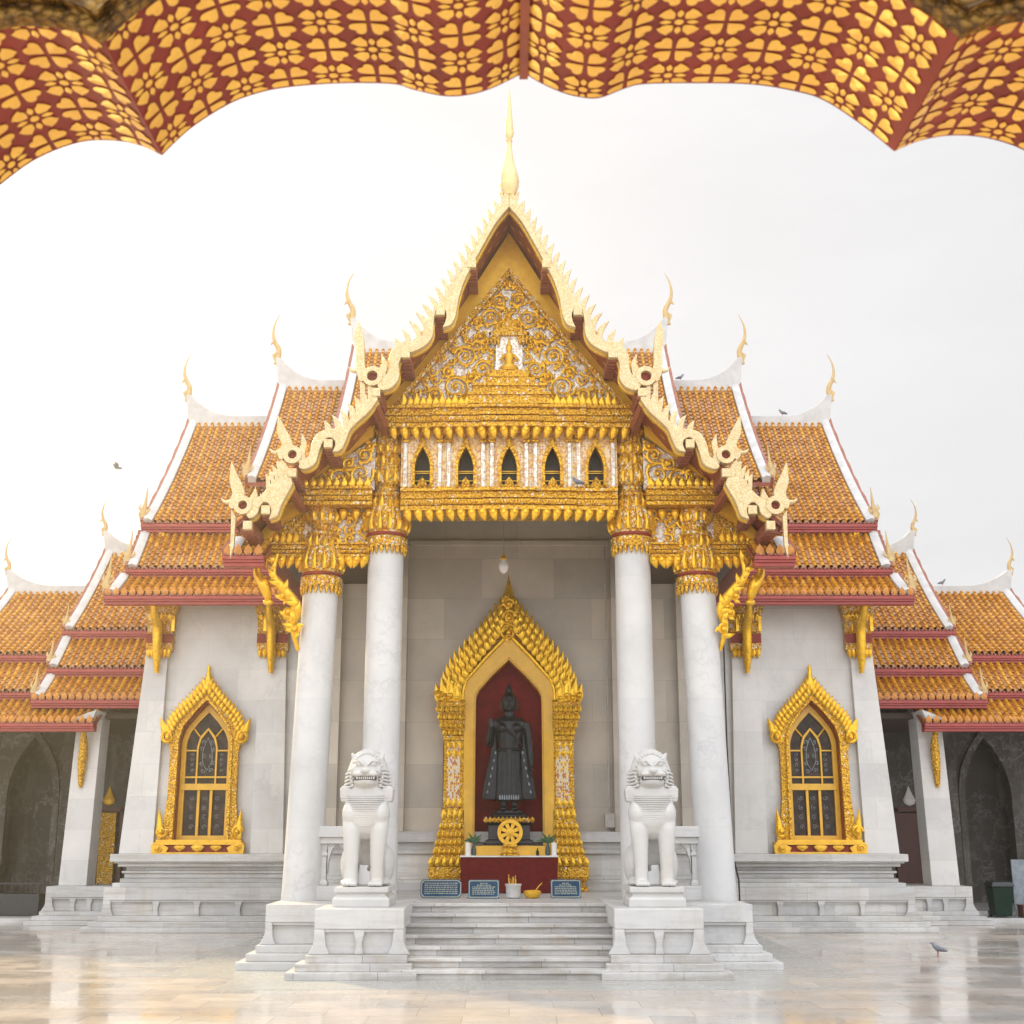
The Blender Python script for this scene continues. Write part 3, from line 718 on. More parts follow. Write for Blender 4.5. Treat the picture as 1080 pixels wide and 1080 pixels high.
for s in (1, -1):            # s=1 builds the traced (left) side, s=-1 its mirror
    for t in (1, 2, 3):
        y0, y1 = -1.10, -.92
        m = MB(); body = smooth(BB['b%d' % t], True, 4, SHARP['b%d' % t])
        m.prism([(s * x, z) for x, z in body], y0, y1)
        bb = part('bargeboard', m, ['goldpale'], T, bev=.022)
        m = MB()                                                  # gilded rear lip that shows as the bright thickness
        m.prism([(s * (x + .012), z - .02) for x, z in body], y1, y1 + .09)
        part('gilt_edge', m, 'goldedge', bb)
        m = MB()
        nt_ = {1: 18, 2: 7, 3: 5}[t]
        for (tx, tz), (bx, bz) in zip(resample(BB['t%d' % t], nt_), resample(BB['t%db' % t], nt_)):
            wd = .056 if t == 1 else .062; tz += .03 if t > 1 else 0; L = math.hypot(tx - bx, tz - bz)
            poly = [(bx - wd, bz - wd * .6), (bx - wd * 1.25, bz + L * .45), (tx - .015, tz), (bx + wd * .4, bz + L * .62), (bx + wd * .85, bz + .0)]
            m.prism([(s * x, z) for x, z in smooth(poly, True, 3, {0, 2, 4})], y0 + .03, y1 - .03)
        part('flame_teeth', m, 'goldpale', bb, bev=.012)
        m = MB(); cx, cz = BB['rings'][t - 1]; ro, ri = (.20, .105) if t == 1 else (.18, .085)
        oc = [(s * (cx + ro * cos(a)), cz + ro * sin(a)) for a in [2 * pi * k / 28 for k in range(28)]]; ic = [(s * (cx + ri * cos(a)), cz + ri * sin(a)) for a in [2 * pi * k / 28 for k in range(28)]]
        m.ring_prism(oc, ic, y0 - .015, y1 + .01, close=True)
        m.prism([(s * x, z) for x, z in smooth(BB['fl%d' % t], True, 3, {4})], y0 + .01, y1 - .01)
        m.prism([(s * x, z) for x, z in smooth(BB['sf%d' % t], True, 3, {3})], y0 + .02, y1 - .02)
        m.prism([(s * x, z) for x, z in BB['lk%d' % t]], y0 + .04, y1 - .04)
        fx, fz = BB['fl%d' % t][1]; m.tube([(s * fx, y0 + .08, fz), (s * (fx - .1), y0 + .08, fz + .02), (s * (fx - .16), y0 + .08, fz + .09)], [.05, .035, .008], 6)
        part('naga_finial', m, 'goldpale', bb, bev=.015)
        m = MB(); m.lathe([(0.02, -.99), (ri * .98, -.985), (ri * .98, -.96)], 0, 0, 20); m.v = [(s * cx + a, z_, cz + b_) for a, b_, z_ in m.v]
        part('red_boss', m, 'red', bb)
    for (x, z) in BB['pur']:
        m = MB(); h = .15
        m.box(s * (x - .085), s * (x + .085), -.98, .2, z - .10, z + .10)
        for k in range(7): m.box(s * (x - .10), s * (x + .10), -.85 + k * .15, -.80 + k * .15, z - .12, z - .0)
        pu = part('purlin', m, 'purlin', T, bev=.006)
        m = MB(); m.box(s * (x - .085), s * (x + .085), -1.125, -.985, z - .07, z + .10); part('purlin_cap', m, 'goldpale', pu, bev=.012)
    # larger brace beams where one roof tier slips under the next
    for (x, z, x2, z2) in ((-2.62, 10.4, -2.48, 9.9), (-4.25, 8.75, -4.1, 8.3), (-5.05, 7.9, -4.85, 7.5)):
        m = MB(); m.tube([(s * x, -.9, z), (s * x2, .15, z2 + .25)], .1, 4); part('brace', m, 'purlin', T)
# spire
m = MB(); m.lathe([(.12, 14.8), (.16, 14.9), (.20, 15.02), (.205, 15.14), (.18, 15.28), (.125, 15.46), (.085, 15.65), (.06, 15.84), (.05, 16.0), (.07, 16.03), (.045, 16.07), (.085, 16.15), (.10, 16.22), (.085, 16.30), (.075, 16.46), (.048, 16.8), (.026, 17.05), (.005, 17.28)], 0, -1.0, 24)
part('spire', m, 'spire', T, 40)

# ---------------- roof tiers of the transept, both sides
M['ante'] = plain('matt_orange_glaze', (.50, .20, .03), .5, var=.25, scale=7)
def fascia(x0, x1, y, z0, z1, parent, ante=True):
    m = MB(); h = z1 - z0
    m.box(x0, x1, y, y + .25, z0, z0 + h * .30); m.box(x0, x1, y - .05, y + .25, z0 + h * .301, z0 + h * .52); m.box(x0, x1, y - .09, y + .25, z0 + h * .521, z0 + h * .86)
    f = part('fascia', m, 'fascia', parent, bev=.008)
    m = MB(); n = int(abs(x1 - x0) / .1)
    for i in range(n):
        x = min(x0, x1) + (i + .5) * abs(x1 - x0) / n; m.box(x - .028, x + .028, y - .11, y + .1, z0 + h * .862, z0 + h * 1.06)
    part('tile_ends', m, 'goldplain' if False else 'purlin', f)
    m = MB(); n = max(1, round(abs(x1 - x0) / .205))
    for i in range(n):
        x = min(x0, x1) + (i + .5) * abs(x1 - x0) / n
        m.leaf(x, y - .10, z0 + h * .9, pi / 2, .22, .17, .025)
    if ante: part('antefixes', m, 'ante', f)
    return f
def chofa(x, y, z, s, parent, k=1.0, name='horn_finial'):
    m = MB(); P = smooth([(0, -.1), (-.07, .42), (.09, .78), (.17, 1.12), (.12, 1.5), (-.06, 1.88)], False, 5); rd = resample([(.12,), (.12,), (.095,), (.05,), (.034,), (.007,)], len(P))
    m.tube([(x + s * a * k, y, z + b * k) for a, b in P], [r[0] * k for r in rd], 8, .7)
    m.tube([(x + s * .06 * k, y, z + .76 * k), (x + s * .19 * k, y, z + .74 * k), (x + s * .25 * k, y, z + .64 * k)], [.09 * k, .05 * k, .006], 6, .7)
    m.tube([(x + s * .0 * k, y, z + .35 * k), (x + s * .12 * k, y, z + .25 * k), (x + s * .06 * k, y, z + .05 * k)], [.05 * k, .07 * k, .03], 6, .6)
    return part(name, m, 'horn', parent, 50)
def spike(x, y, z, s, parent, h=1.0):
    m = MB(); m.tube([(x, y, z), (x + s * .07 * h, y, z + .25 * h), (x - s * .0, y, z + .55 * h), (x - s * .03 * h, y, z + 1.05 * h)], [.11 * h, .12 * h, .05 * h, .008], 8, .6)
    m.tube([(x + s * .05 * h, y, z + .3 * h), (x + s * .17 * h, y, z + .42 * h), (x + s * .13 * h, y, z + .55 * h)], [.06 * h, .04 * h, .006], 6, .6)
    m.tube([(x - s * .03 * h, y, z + .3 * h), (x - s * .13 * h, y, z + .38 * h), (x - s * .1 * h, y, z + .5 * h)], [.05 * h, .03 * h, .006], 6, .6)
    return part('flame_finial', m, 'horn', parent, 50)
def rake(prof, x, s, parent, wd=.22):
    """white plaster verge along a gable edge with its thin red board outside"""
    m = MB(); P = resample(prof, 14)
    rs = []
    for i, (a, z) in enumerate(P):
        b = P[min(i + 1, 13)]; c_ = P[max(i - 1, 0)]; d = math.dist(b, c_); nx, nz_ = -(b[1] - c_[1]) / d, (b[0] - c_[0]) / d
        rs.append([(x, a - nx * .1, z - nz_ * .1), (x - s * wd, a - nx * .1, z - nz_ * .1), (x - s * wd, a + nx * .10, z + nz_ * .10), (x - s * wd * .5, a + nx * .16, z + nz_ * .16), (x, a + nx * .14, z + nz_ * .14)])
    m.rings(rs); v = part('verge', m, 'plaster', parent, 40)
    m = MB(); rs = []
    for i, (a, z) in enumerate(P):
        b = P[min(i + 1, 13)]; c_ = P[max(i - 1, 0)]; d = math.dist(b, c_); nx, nz_ = -(b[1] - c_[1]) / d, (b[0] - c_[0]) / d
        tt = .05 * (i % 2)
        rs.append([(x + s * .002, a - nx * .22, z - nz_ * .22), (x + s * .09, a - nx * .22, z - nz_ * .22), (x + s * .09, a + nx * (.1 + tt), z + nz_ * (.1 + tt)), (x + s * .002, a + nx * (.1 + tt), z + nz_ * (.1 + tt))])
    m.rings(rs); part('verge_board', m, 'purlin', v)
def curve_prof(a, b, sag): return [(a[0] + (b[0] - a[0]) * t, a[1] + (b[1] - a[1]) * t - sag * 4 * t * (1 - t)) for t in [i / 12 for i in range(13)]]
def ridge(x_in, x_out, y, z, s, parent, rise=.95, run=1.5):
    m = MB(); top = [(x_in, z + .16)]
    for i in range(11):
        t = i / 10; top.append((x_out - s * run * (1 - t), z + .16 + rise * t ** 2.6))
    neck = [(x_out + s * .16, z + .16 + rise), (x_out + s * .1, z + .4), (x_out, z - .3), (x_out - s * .35, z - .55), (x_out - s * .6, z - .28)]
    m.prism(top + neck + [(x_in, z - .25)], y - .17, y + .17)
    return part('ridge', m, 'plaster', parent, bev=.02)
def tier(prof, x_in, x_out, s, parent, top=False, fas=None, back=False, ridge_z=None, rise=.68, k=.80, spike_h=.95, name='roof_tier', run=1.5, ante=False):
    m = MB(); xa, xb = x_in, x_out
    low = [(a + .05, z - .14) for a, z in prof]
    if back:
        yr = prof[-1][0]; mir = [(2 * yr - a, z) for a, z in reversed(prof)][1:]; mlow = [(2 * yr - a, z) for a, z in reversed(low)][1:]
        m.prism_x([(a + .03, z - .03) for a, z in prof[:-1]] + [(prof[-1][0], prof[-1][1] - .03)] + mir + list(reversed(mlow)) + list(reversed(low)), min(xa, xb), max(xa, xb))
    else:
        m.prism_x([(a + .03, z - .03) for a, z in prof] + list(reversed(low)), min(xa, xb), max(xa, xb))
    d = part(name, m, 'soffit', parent)
    tile_slope(prof, xa, x_out - s * .2, d)
    if back:
        yr = prof[-1][0]
    rake(prof, x_out, s, d)
    if top:
        ridge(xa, x_out, prof[-1][0], prof[-1][1], s, d, rise, run)
        chofa(x_out + s * .16, prof[-1][0], prof[-1][1] + .16 + rise - .08, s, d, k)
    if fas: fascia(xa, x_out + s * .06, prof[0][0] - .02, fas[0], fas[1], d, ante)
    if spike_h: spike(x_out + s * .02, prof[0][0] + .1, prof[0][1] + .05, s, d, spike_h)
    return d
for s in (-1, 1):
    tier(curve_prof((9.2, 10.43), (13.5, 14.68), .2), s * 6.2, s * 9.87, s, T, True, (10.18, 10.43), True)
    tier(curve_prof((8.3, 9.0), (9.32, 10.15), .03), s * 3.6, s * 9.93, s, T, fas=(8.76, 9.0))
    tier(curve_prof((7.3, 8.12), (8.34, 8.76), .02), s * 4.2, s * 10.12, s, T, fas=(7.88, 8.12), ante=True)
    tier(curve_prof((9.3, 11.65), (13.5, 15.85), .2), s * 4.2, s * 7.14, s, T, True, None, True, spike_h=.95, rise=.74, k=.85)
    tier(curve_prof((9.6, 13.0), (13.5, 17.12), .2), s * .0, s * 4.85, s, T, True, None, True, spike_h=0, rise=.8, k=.9)
    # small return eave beside the lowest naga of the porch
    d = tier(curve_prof((-.55, 7.48), (.1, 7.85), .01), s * 4.70, s * 5.42, s, T, fas=(7.26, 7.48), spike_h=0, ante=True)
    # gable wall and end walls of the transept
    m = MB(); P = curve_prof((9.2, 10.2), (13.5, 14.4), .2); P = P + [(27 - a, z) for a, z in reversed(P)][1:]
    m.prism_x(P + [(17.6, 8.0), (9.4, 8.0)], s * 9.3, s * 9.45); part('gable_wall', m, 'gold', T)

# ---------------- wing walls with windows
def wing(s):
    W_ = MB(); X = -7.72 * s * -1
    cx = s * 7.72
    xi, xo = s * 4.6, s * 9.30
    def bx(xa, xb, z0, z1, ya=8.6, yb=9.1): W_.box(xa, xb, ya, yb, z0, z1)
    bx(s * 4.6, cx - s * 1.2, 1.8, 8.8); bx(cx + s * 1.2, xo, 1.8, 8.8); W_.ring_prism(sym([(1.2, 1.8), (1.2, 8.8), (.6, 8.8), (0, 8.8)], cx, 30), sym([(.72, 1.8), (.71, 4.62), (.6, 4.97), (.32, 5.36), (0, 5.70)], cx, 30), 8.6, 9.1)
    W_.box(s * 8.8, xo, 9.1, 18.3, 1.0, 8.8)
    wl = part('wing_wall', W_, 'wing', T)
    m = MB()
    # outer pilaster leans inwards, inner pilaster is upright
    a = sorted((s * 8.86, s * 9.70)); b_ = sorted((s * 8.78, s * 9.26))
    m.frus((*a, 8.40, 9.3), 1.8, (*b_, 8.46, 9.3), 8.4); part('pilaster', m, 'wing', wl, bev=.012)
    m = MB(); a = sorted((s * 5.62, s * 6.44)); b_ = sorted((s * 5.78, s * 6.42)); m.frus((*a, 8.40, 8.598), 1.8, (*b_, 8.44, 8.598), 8.4); part('pilaster', m, 'wing', wl, bev=.012)
    for xc, hw in ((s * 9.02, .30), (s * 6.10, .36)):
        m = MB(); m.rect_stack([(.03, 6.86), (.05, 7.0), (.03, 7.02), (.05, 7.08), (.03, 7.28), (.05, 7.30), (.03, 7.34), (.06, 7.7), (.13, 7.98), (.15, 8.08)], xc - hw, xc + hw, 8.40, 8.6)
        cp = part('pilaster_capital', m, 'goldglass', wl, bev=.008)
        m = MB()
        for i in range(6):
            x = xc - hw + (i + .5) * 2 * hw / 6; m.petal(x, 8.34, 6.9, .13, .24); m.leaf(x, 8.33, 7.66, pi / 2, .34, .15, .05); 
        for i in range(3): m.box(xc - hw + .12 + i * hw * .8 - .0, xc - hw + .2 + i * hw * .8, 8.30, 8.37, 7.36, 7.75)
        part('capital_leaves', m, 'leafgold', cp)
        m = MB(); m.box(xc - hw - .04, xc + hw + .04, 8.34, 8.4, 7.06, 7.30); part('capital_band', m, 'red', cp)
        # naga bracket hanging in front
        m = MB(); P = smooth([(xc, 7.55, 8.1), (xc, 7.75, 7.75), (xc, 8.08, 7.45), (xc, 8.16, 7.0), (xc, 8.24, 6.55), (xc, 8.3, 6.28)], False, 4)
        m.tube(P, [.05 + .07 * sin(pi * min(1, i / len(P) * 1.1)) + .01 for i in range(len(P))], 8, 1, up=(1, 0, 0))
        for i in range(2, len(P) - 3, 2): m.tube([P[i], (P[i][0], P[i][1] - .14, P[i][2] + .06)], [.06, .008], 5)
        part('naga_bracket', m, 'leafgold', wl, 50)
    # stepped base below the wall
    m = MB(); xa, xb = sorted((s * 4.28, s * 9.70))
    for k, (d, z0, z1) in enumerate(((.50, 0, .12), (.36, .12, .24), (.22, .24, .36))): m.box(xa if s < 0 and False else xa - (d if s < 0 else -.0), xb + (d if s > 0 else 0), 8.3 - .45 - d, 12, z0, z1 - .001)
    if s < 0: xl, xr = xa - .12, xb
    else: xl, xr = xa, xb + .12
    lionleg(m, xl, xr, 7.78, 12.0, .36, 1.02, mid=4)
    for d, z0, z1 in ((-.02, 1.02, 1.12), (-.16, 1.12, 1.22), (-.24, 1.22, 1.34), (-.18, 1.34, 1.40), (-.27, 1.40, 1.50), (-.1, 1.50, 1.58), (-.02, 1.58, 1.62), (.06, 1.62, 1.80)):
        m.box(xa - (d if s < 0 else 0), xb + (d if s > 0 else 0), 7.95 - d, 12, z0 + .001, z1)
    part('wing_base', m, 'block', T, bev=.012)
    # window
    y = 8.42
    inn = [(.70, 2.1), (.68, 4.62), (.58, 4.95), (.3, 5.32), (0, 5.66)]
    out = [(.97, 2.1), (.86, 3.2), (.86, 4.35), (.95, 4.6), (.93, 4.95), (.62, 5.45), (.3, 5.85), (.1, 6.12), (0, 6.28)]
    m = MB(); m.ring_prism(sym(out, cx, 36), sym(inn, cx, 36), y, 8.72)
    wf = part('window', m, 'goldfine', T, 30)
    m = MB(); m.ring_prism(sym([(a * 1.0 + .03, b) for a, b in inn[:-1]] + [(0, 5.72)], cx, 36), sym([(a - .03, b) for a, b in inn[:-1]] + [(0, 5.6)], cx, 36), y - .05, y + .1)
    for p0, p1, q in ((inn, None, 1),):
        pass
    part('inner_moulding', m, 'gold', wf, 30)
    # crest of leaves along the pointed head
    m = MB()
    cr = resample([(.93, 4.85), (.80, 5.15), (.55, 5.42), (.3, 5.68), (.06, 5.98)], 13)
    for q in (-1, 1):
        for i, (a, b) in enumerate(cr):
            an = radians(118 - 16 * i / 12) if q < 0 else radians(62 + 16 * i / 12)
            m.leaf(cx + q * a * .97, y - .04, b - .05, an, .27, .14, .07, curl=-.12 * q)
            m.leaf(cx + q * (a - .08), y - .07, b - .14, an, .2, .12, .06, curl=-.1 * q)
        # volutes on the shoulders
        m.spiral(cx + q * .93, 4.66, y - .02, .15, 1.4, pi / 2 if q > 0 else pi / 2, -q, .055, 18, leaves=False)
        m.leaf(cx + q * 1.0, y - .03, 4.72, radians(90 - 8 * q), .46, .2, .07, curl=-.2 * q)
        # corner flames at the foot
        m.leaf(cx + q * 1.0, y - .05, 2.15, radians(90 + 4 * q), .78, .17, .07, curl=-.12 * q); m.spiral(cx + q * .95, 2.34, y - .03, .13, 1.3, 0, q, .05, 16, leaves=False)
    m.lathe([(.15, 5.86), (.17, 5.96), (.12, 6.08), (.07, 6.2), (.045, 6.38), (.05, 6.44), (.004, 6.52)], cx, y + .02, 12, .7)
    part('leaf_crest', m, 'leafgold', wf, 50)
    m = MB()
    for d, z0, z1 in ((.02, 1.803, 1.84), (0, 2.02, 2.08), (-.06, 2.08, 2.14)): m.box(cx - 1.12 - d, cx + 1.12 + d, y - .16 - d, 8.6, z0, z1)
    for q in (-1, 1):
        m.prism([(cx + q * 1.14, 1.84), (cx + q * 1.16, 2.02), (cx + q * .85, 2.02), (cx + q * .72, 1.95), (cx + q * .78, 1.84)], y - .15, y - .02); m.spiral(cx + q * .98, 1.93, y - .17, .08, 1.3, 0, q, .03, 12, leaves=False)
        m.leaf(cx + q * .45, y - .12, 2.02, -pi / 2, .16, .3, .04)
    m.leaf(cx, y - .14, 2.03, -pi / 2, .2, .34, .06); m.ball((cx, y - .14, 1.93), (.13, .05, .08), 10, 6)
    sl = part('sill', m, 'goldplain', wf, bev=.008)
    m = MB(); m.box(cx - 1.05, cx + 1.05, y - .06, y + .05, 1.845, 2.018); part('sill_panel', m, 'red', sl)
    m = MB(); m.ring_prism(sym(inn, cx, 36), sym([(.66, 2.1), (.65, 4.58), (.55, 4.89), (.29, 5.23), (0, 5.54)], cx, 36), 8.60, 8.86)
    part('red_reveal', m, 'soffit', wf)
    # yellow sash
    gi = [(.66, 2.1), (.65, 4.58), (.55, 4.89), (.29, 5.23), (0, 5.54)]; go = [(.53, 2.22), (.53, 4.54), (.45, 4.79), (.24, 5.07), (0, 5.32)]
    m = MB(); m.ring_prism(sym(gi, cx, 30), sym(go, cx, 30), 8.74, 8.84); m.box(cx - .66, cx + .66, 8.745, 8.84, 2.1, 2.24); m.box(cx - .64, cx + .64, 8.72, 8.82, 3.36, 3.52)
    for q in (-.16, .16): m.box(cx + q - .035, cx + q + .035, 8.745, 8.82, 2.24, 3.36)
    ii = [(.22, 3.70), (.22, 4.42), (.16, 4.64), (0, 4.86)]; io = [(.265, 3.70), (.265, 4.44), (.20, 4.70), (0, 4.93)]
    m.ring_prism(sym(io, cx, 20), sym(ii, cx, 20), 8.75, 8.82); m.box(cx - .53, cx + .53, 8.752, 8.82, 3.66, 3.705)
    for q in (-1, 1):
        m.box(cx + q * .22, cx + q * .265, 8.753, 8.82, 3.52, 3.66); m.box(cx + q * .265, cx + q * .53, 8.754, 8.82, 4.33, 4.37)
        m.tube([(cx + q * .20, 8.78, 4.70), (cx + q * .38, 8.78, 4.92)], .025, 6)
    sa = part('sash', m, 'yellow', wf, bev=.006)
    m = MB(); m.box(cx - .66, cx + .66, 8.825, 8.87, 2.1, 5.6); part('glass', m, 'glass', sa)
    m = MB()
    for q in (-1, 1):
        for k in range(5): m.spiral(cx + q * (.10 + .05 * (k % 2)), 3.85 + .18 * k, 8.84, .055, 1.2, k, q, .012, 12, leaves=False)
        m.tube(smooth([(cx, 8.81, 3.85), (cx + q * .12, 8.81, 4.1), (cx + q * .10, 8.81, 4.4), (cx, 8.81, 4.68)], False, 4), .010, 5)
    for q in (-.32, 0, .32):
        for k in range(4): m.spiral(cx + q, 2.45 + .24 * k, 8.84, .06, 1.2, k, 1, .009, 10, leaves=False)
    for q in (-.37, .37):
        for k in range(4): m.spiral(cx + q, 3.85 + .14 * k, 8.84, .045, 1.2, k, 1, .009, 10, leaves=False)
    part('tracery', m, 'greystone', sa)
    # naga bracket carrying the porch eave, on the flank of the outer column
    m = MB(); P = smooth([(s * 4.12, .3, 5.75), (s * 4.22, .2, 6.2), (s * 4.14, .1, 6.55), (s * 4.38, .05, 6.9), (s * 4.62, 0, 7.2), (s * 4.55, 0, 7.62)], False, 5)
    m.tube(P, [.03 + .065 * sin(pi * i / (len(P) - 1)) for i in range(len(P))], 8, .8)
    for i in range(3, len(P) - 2, 2):
        a, b_, c_ = P[i]; m.leaf(a, b_ - .1, c_, radians(60 if s > 0 else 120) + (i % 3 - 1) * .8, .22, .11, .05)
    for (a, c_, r_) in ((4.30, 6.48, .11), (4.17, 6.14, .09), (4.42, 6.8, .09)): m.spiral(s * a, c_, .1, r_, 1.5, 1, s, .045, 16)
    P = smooth([(s * 4.72, .2, 6.72), (s * 4.8, .1, 7.0), (s * 4.95, .1, 7.25), (s * 4.92, .1, 7.6)], False, 4); m.tube(P, [.05, .07, .1, .11, .12, .12, .1, .09, .08, .07, .07, .06, .05][:len(P)], 8)
    m.ball((s * 4.72, .15, 6.68), (.11, .1, .07), 8, 5)
    part('eave_bracket', m, 'leafgold', T, 50)
wing(-1); wing(1)

# ---------------- golden niche framing the statue
NY = 4.45; NX = -.01
def pillar(s):
    m = MB(); x0, x1 = sorted((s * 1.0, s * 1.42)); x0 += NX; x1 += NX
    prof = [(.30, 1.075), (.30, 1.16), (.22, 1.2), (.22, 1.25), (.28, 1.3), (.32, 1.38), (.32, 1.58), (.26, 1.62), (.26, 1.68), (.30, 1.72), (.22, 1.86), (.24, 1.9), (.18, 2.04), (.20, 2.08), (.14, 2.2), (.16, 2.24), (.10, 2.38), (.12, 2.42), (.06, 2.55), (.06, 2.8), (.03, 2.85), (.02, 4.3), (.05, 4.32), (.05, 4.4), (.02, 4.44), (.10, 4.56), (.08, 4.6), (.15, 4.74), (.12, 4.78), (.17, 4.92), (.15, 4.96), (.19, 5.06), (.19, 5.14), (.12, 5.2)]
    rs = []
    for d, z in prof:
        e = d if s > 0 else .02; f = .02 if s > 0 else d
        rs.append([(x0 - f, NY - d, z), (x1 + e, NY - d, z), (x1 + e, 4.9, z), (x0 - f, 4.9, z)])
    m.rings(rs); pl = part('niche_pillar', m, 'goldfine', niche, bev=.006)
    m = MB(); m.box(x0 + .05, x1 - .08, NY - .045, NY - .02, 2.85, 4.28); m.box((s * 1.44) + NX - .02, s * 1.46 + NX, NY + .05, 4.8, 2.85, 4.28); part('mosaic_panel', m, 'mosaic2', pl)
    m = MB()
    for zz, d, n, h in ((1.62, .33, 5, .2), (1.86, .24, 6, .14), (2.05, .2, 6, .14), (2.22, .16, 6, .14), (2.40, .12, 5, .14), (2.62, .07, 4, .22), (4.44, .07, 4, .14), (4.6, .13, 5, .14), (4.78, .18, 5, .14), (4.95, .22, 6, .14)):
        for i in range(n):
            x = x0 - (0 if s > 0 else d) + (i + .5) * (x1 - x0 + d) / n; m.leaf(x, NY - d - .01, zz - .02, pi / 2, h, (x1 - x0 + d) / n * .95, .04)
    for zz in (4.24, 4.05): 
        for i in range(3): m.leaf(x0 + .1 + i * .13, NY - .05, zz + .04, -pi / 2, .17, .13, .03)
    for i in range(3): m.leaf(x0 + .1 + i * .13, NY - .05, 2.86, pi / 2, .2, .13, .03)
    part('lotus_leaves', m, 'leafgold', pl)
io_ = [(1.0, 1.07), (1.0, 5.35), (.94, 5.6), (.5, 6.1), (0, 6.62)]; ii_ = [(.80, 1.07), (.78, 5.28), (.72, 5.42), (.4, 5.78), (0, 6.17)]
m = MB(); m.ring_prism(sym(io_, NX, 40), sym(ii_, NX, 40), NY - .06, NY + .1); m.ring_prism(sym([(a + .02, b) for a, b in ii_[:-1]] + [(0, 6.2)], NX, 40), sym([(a - .04, b) for a, b in ii_[:-1]] + [(0, 6.12)], NX, 40), NY + .0, 4.9)
niche = part('niche', m, 'yellow', T, 30)
pillar(-1); pillar(1)
m = MB(); m.box(NX - 1.0, NX + 1.0, 4.88, 4.897, 1.075, 6.6); part('niche_back', m, 'niche', niche)
m = MB(); oo = [(1.42, 5.14), (1.38, 5.6), (1.2, 6.0), (.84, 6.42), (.5, 6.8), (.24, 7.16), (0, 7.6)]; i2 = [(1.0, 5.14), (1.0, 5.35), (.94, 5.6), (.5, 6.1), (.3, 6.34), (.1, 6.54), (0, 6.62)]
m.ring_prism(sym(oo, NX, 40), sym(i2, NX, 40), NY + .02, 4.9); ar = part('niche_arch', m, 'goldglass', niche, 30)
m = MB()
m.tube([(a, NY - .04, b) for a, b in sym([(1.04, 5.14), (1.04, 5.38), (.97, 5.64), (.52, 6.16), (0, 6.70)], NX, 30)], .055, 8)
m.tube([(a, NY - .02, b) for a, b in sym([(1.17, 5.14), (1.17, 5.42), (1.08, 5.74), (.6, 6.3), (0, 6.88)], NX, 30)], .05, 8)
for off, L, nn, yy in ((.0, .40, 13, -.02), (.13, .36, 13, -.08), (.27, .30, 12, -.13)):
    cv = resample([(1.36 - off, 5.55 - off * .3), (1.2 - off, 5.92 - off * .5), (.84 - off * .7, 6.36 - off * .75), (.5 - off * .6, 6.76 - off * .9), (.14, 7.22 - off * 1.1)], nn)
    for q in (-1, 1):
        for i, (a, b) in enumerate(cv):
            an = radians(90 - q * (24 - 10 * i / nn)); m.leaf(NX + q * a, NY + yy, b - .06, an, L, .165, .08, curl=.10 * q)
for q in (-1, 1):       # naga heads at the springing
    for k, (dx, L, an) in enumerate(((1.52, .5, 84), (1.42, .64, 90), (1.31, .72, 96), (1.2, .6, 102))): m.leaf(NX + q * dx, NY - .06 - .03 * k, 5.10, radians(an if q > 0 else 180 - an), L, .24, .09, curl=-.16 * q)
    for k in range(4): m.spiral(NX + q * (1.16 + .14 * k), 5.24 + .06 * (k % 2), NY - .12, .085, 1.3, k, q, .04, 14, leaves=False)
m.lathe([(.24, 6.95), (.27, 7.1), (.22, 7.3), (.15, 7.5), (.085, 7.72), (.04, 7.9), (.004, 8.1)], NX, NY + .1, 16, .6, .08, 8)
for zz, r in ((6.72, .2), (7.05, .19), (7.38, .12)):
    m.spiral(NX, zz, NY - .10, r, 1.5, 0, 1, .045, 20)
    for q in (-1, 1): m.leaf(NX + q * r * .7, NY - .1, zz, radians(90 - 10 * q), r * 1.9, .14, .06)
part('arch_leaves', m, 'leafgold', ar, 50)

# ------------------------------------------------------------------ statue, altar and offerings
SB = thing('tiered_pedestal', 'black and gold tiered pedestal carrying the dark standing statue', 'pedestal', (0, 4.15, 1.8))
m = MB(); m.box(-.62, .62, 3.85, 4.6, 1.08, 1.98)
part('block', m, 'black', SB)
m = MB(); m.rect_stack([(.06, 1.98), (.06, 2.05), (0, 2.08), (0, 2.14), (-.07, 2.17), (-.07, 2.46), (-.02, 2.5), (.02, 2.53), (.02, 2.62)], -.52, .52, 3.9, 4.5); part('tier', m, 'black', SB, bev=.006)
m = MB(); m.rect_stack([(.065, 1.99), (.065, 2.04)], -.52, .52, 3.9, 4.5); m.rect_stack([(.03, 2.54), (.03, 2.60)], -.52, .52, 3.9, 4.5)
for i in range(12): m.leaf(-.5 + i * .091, 3.87, 2.52, pi / 2, .13, .09, .03)
part('gilt_band', m, 'goldfine', SB)

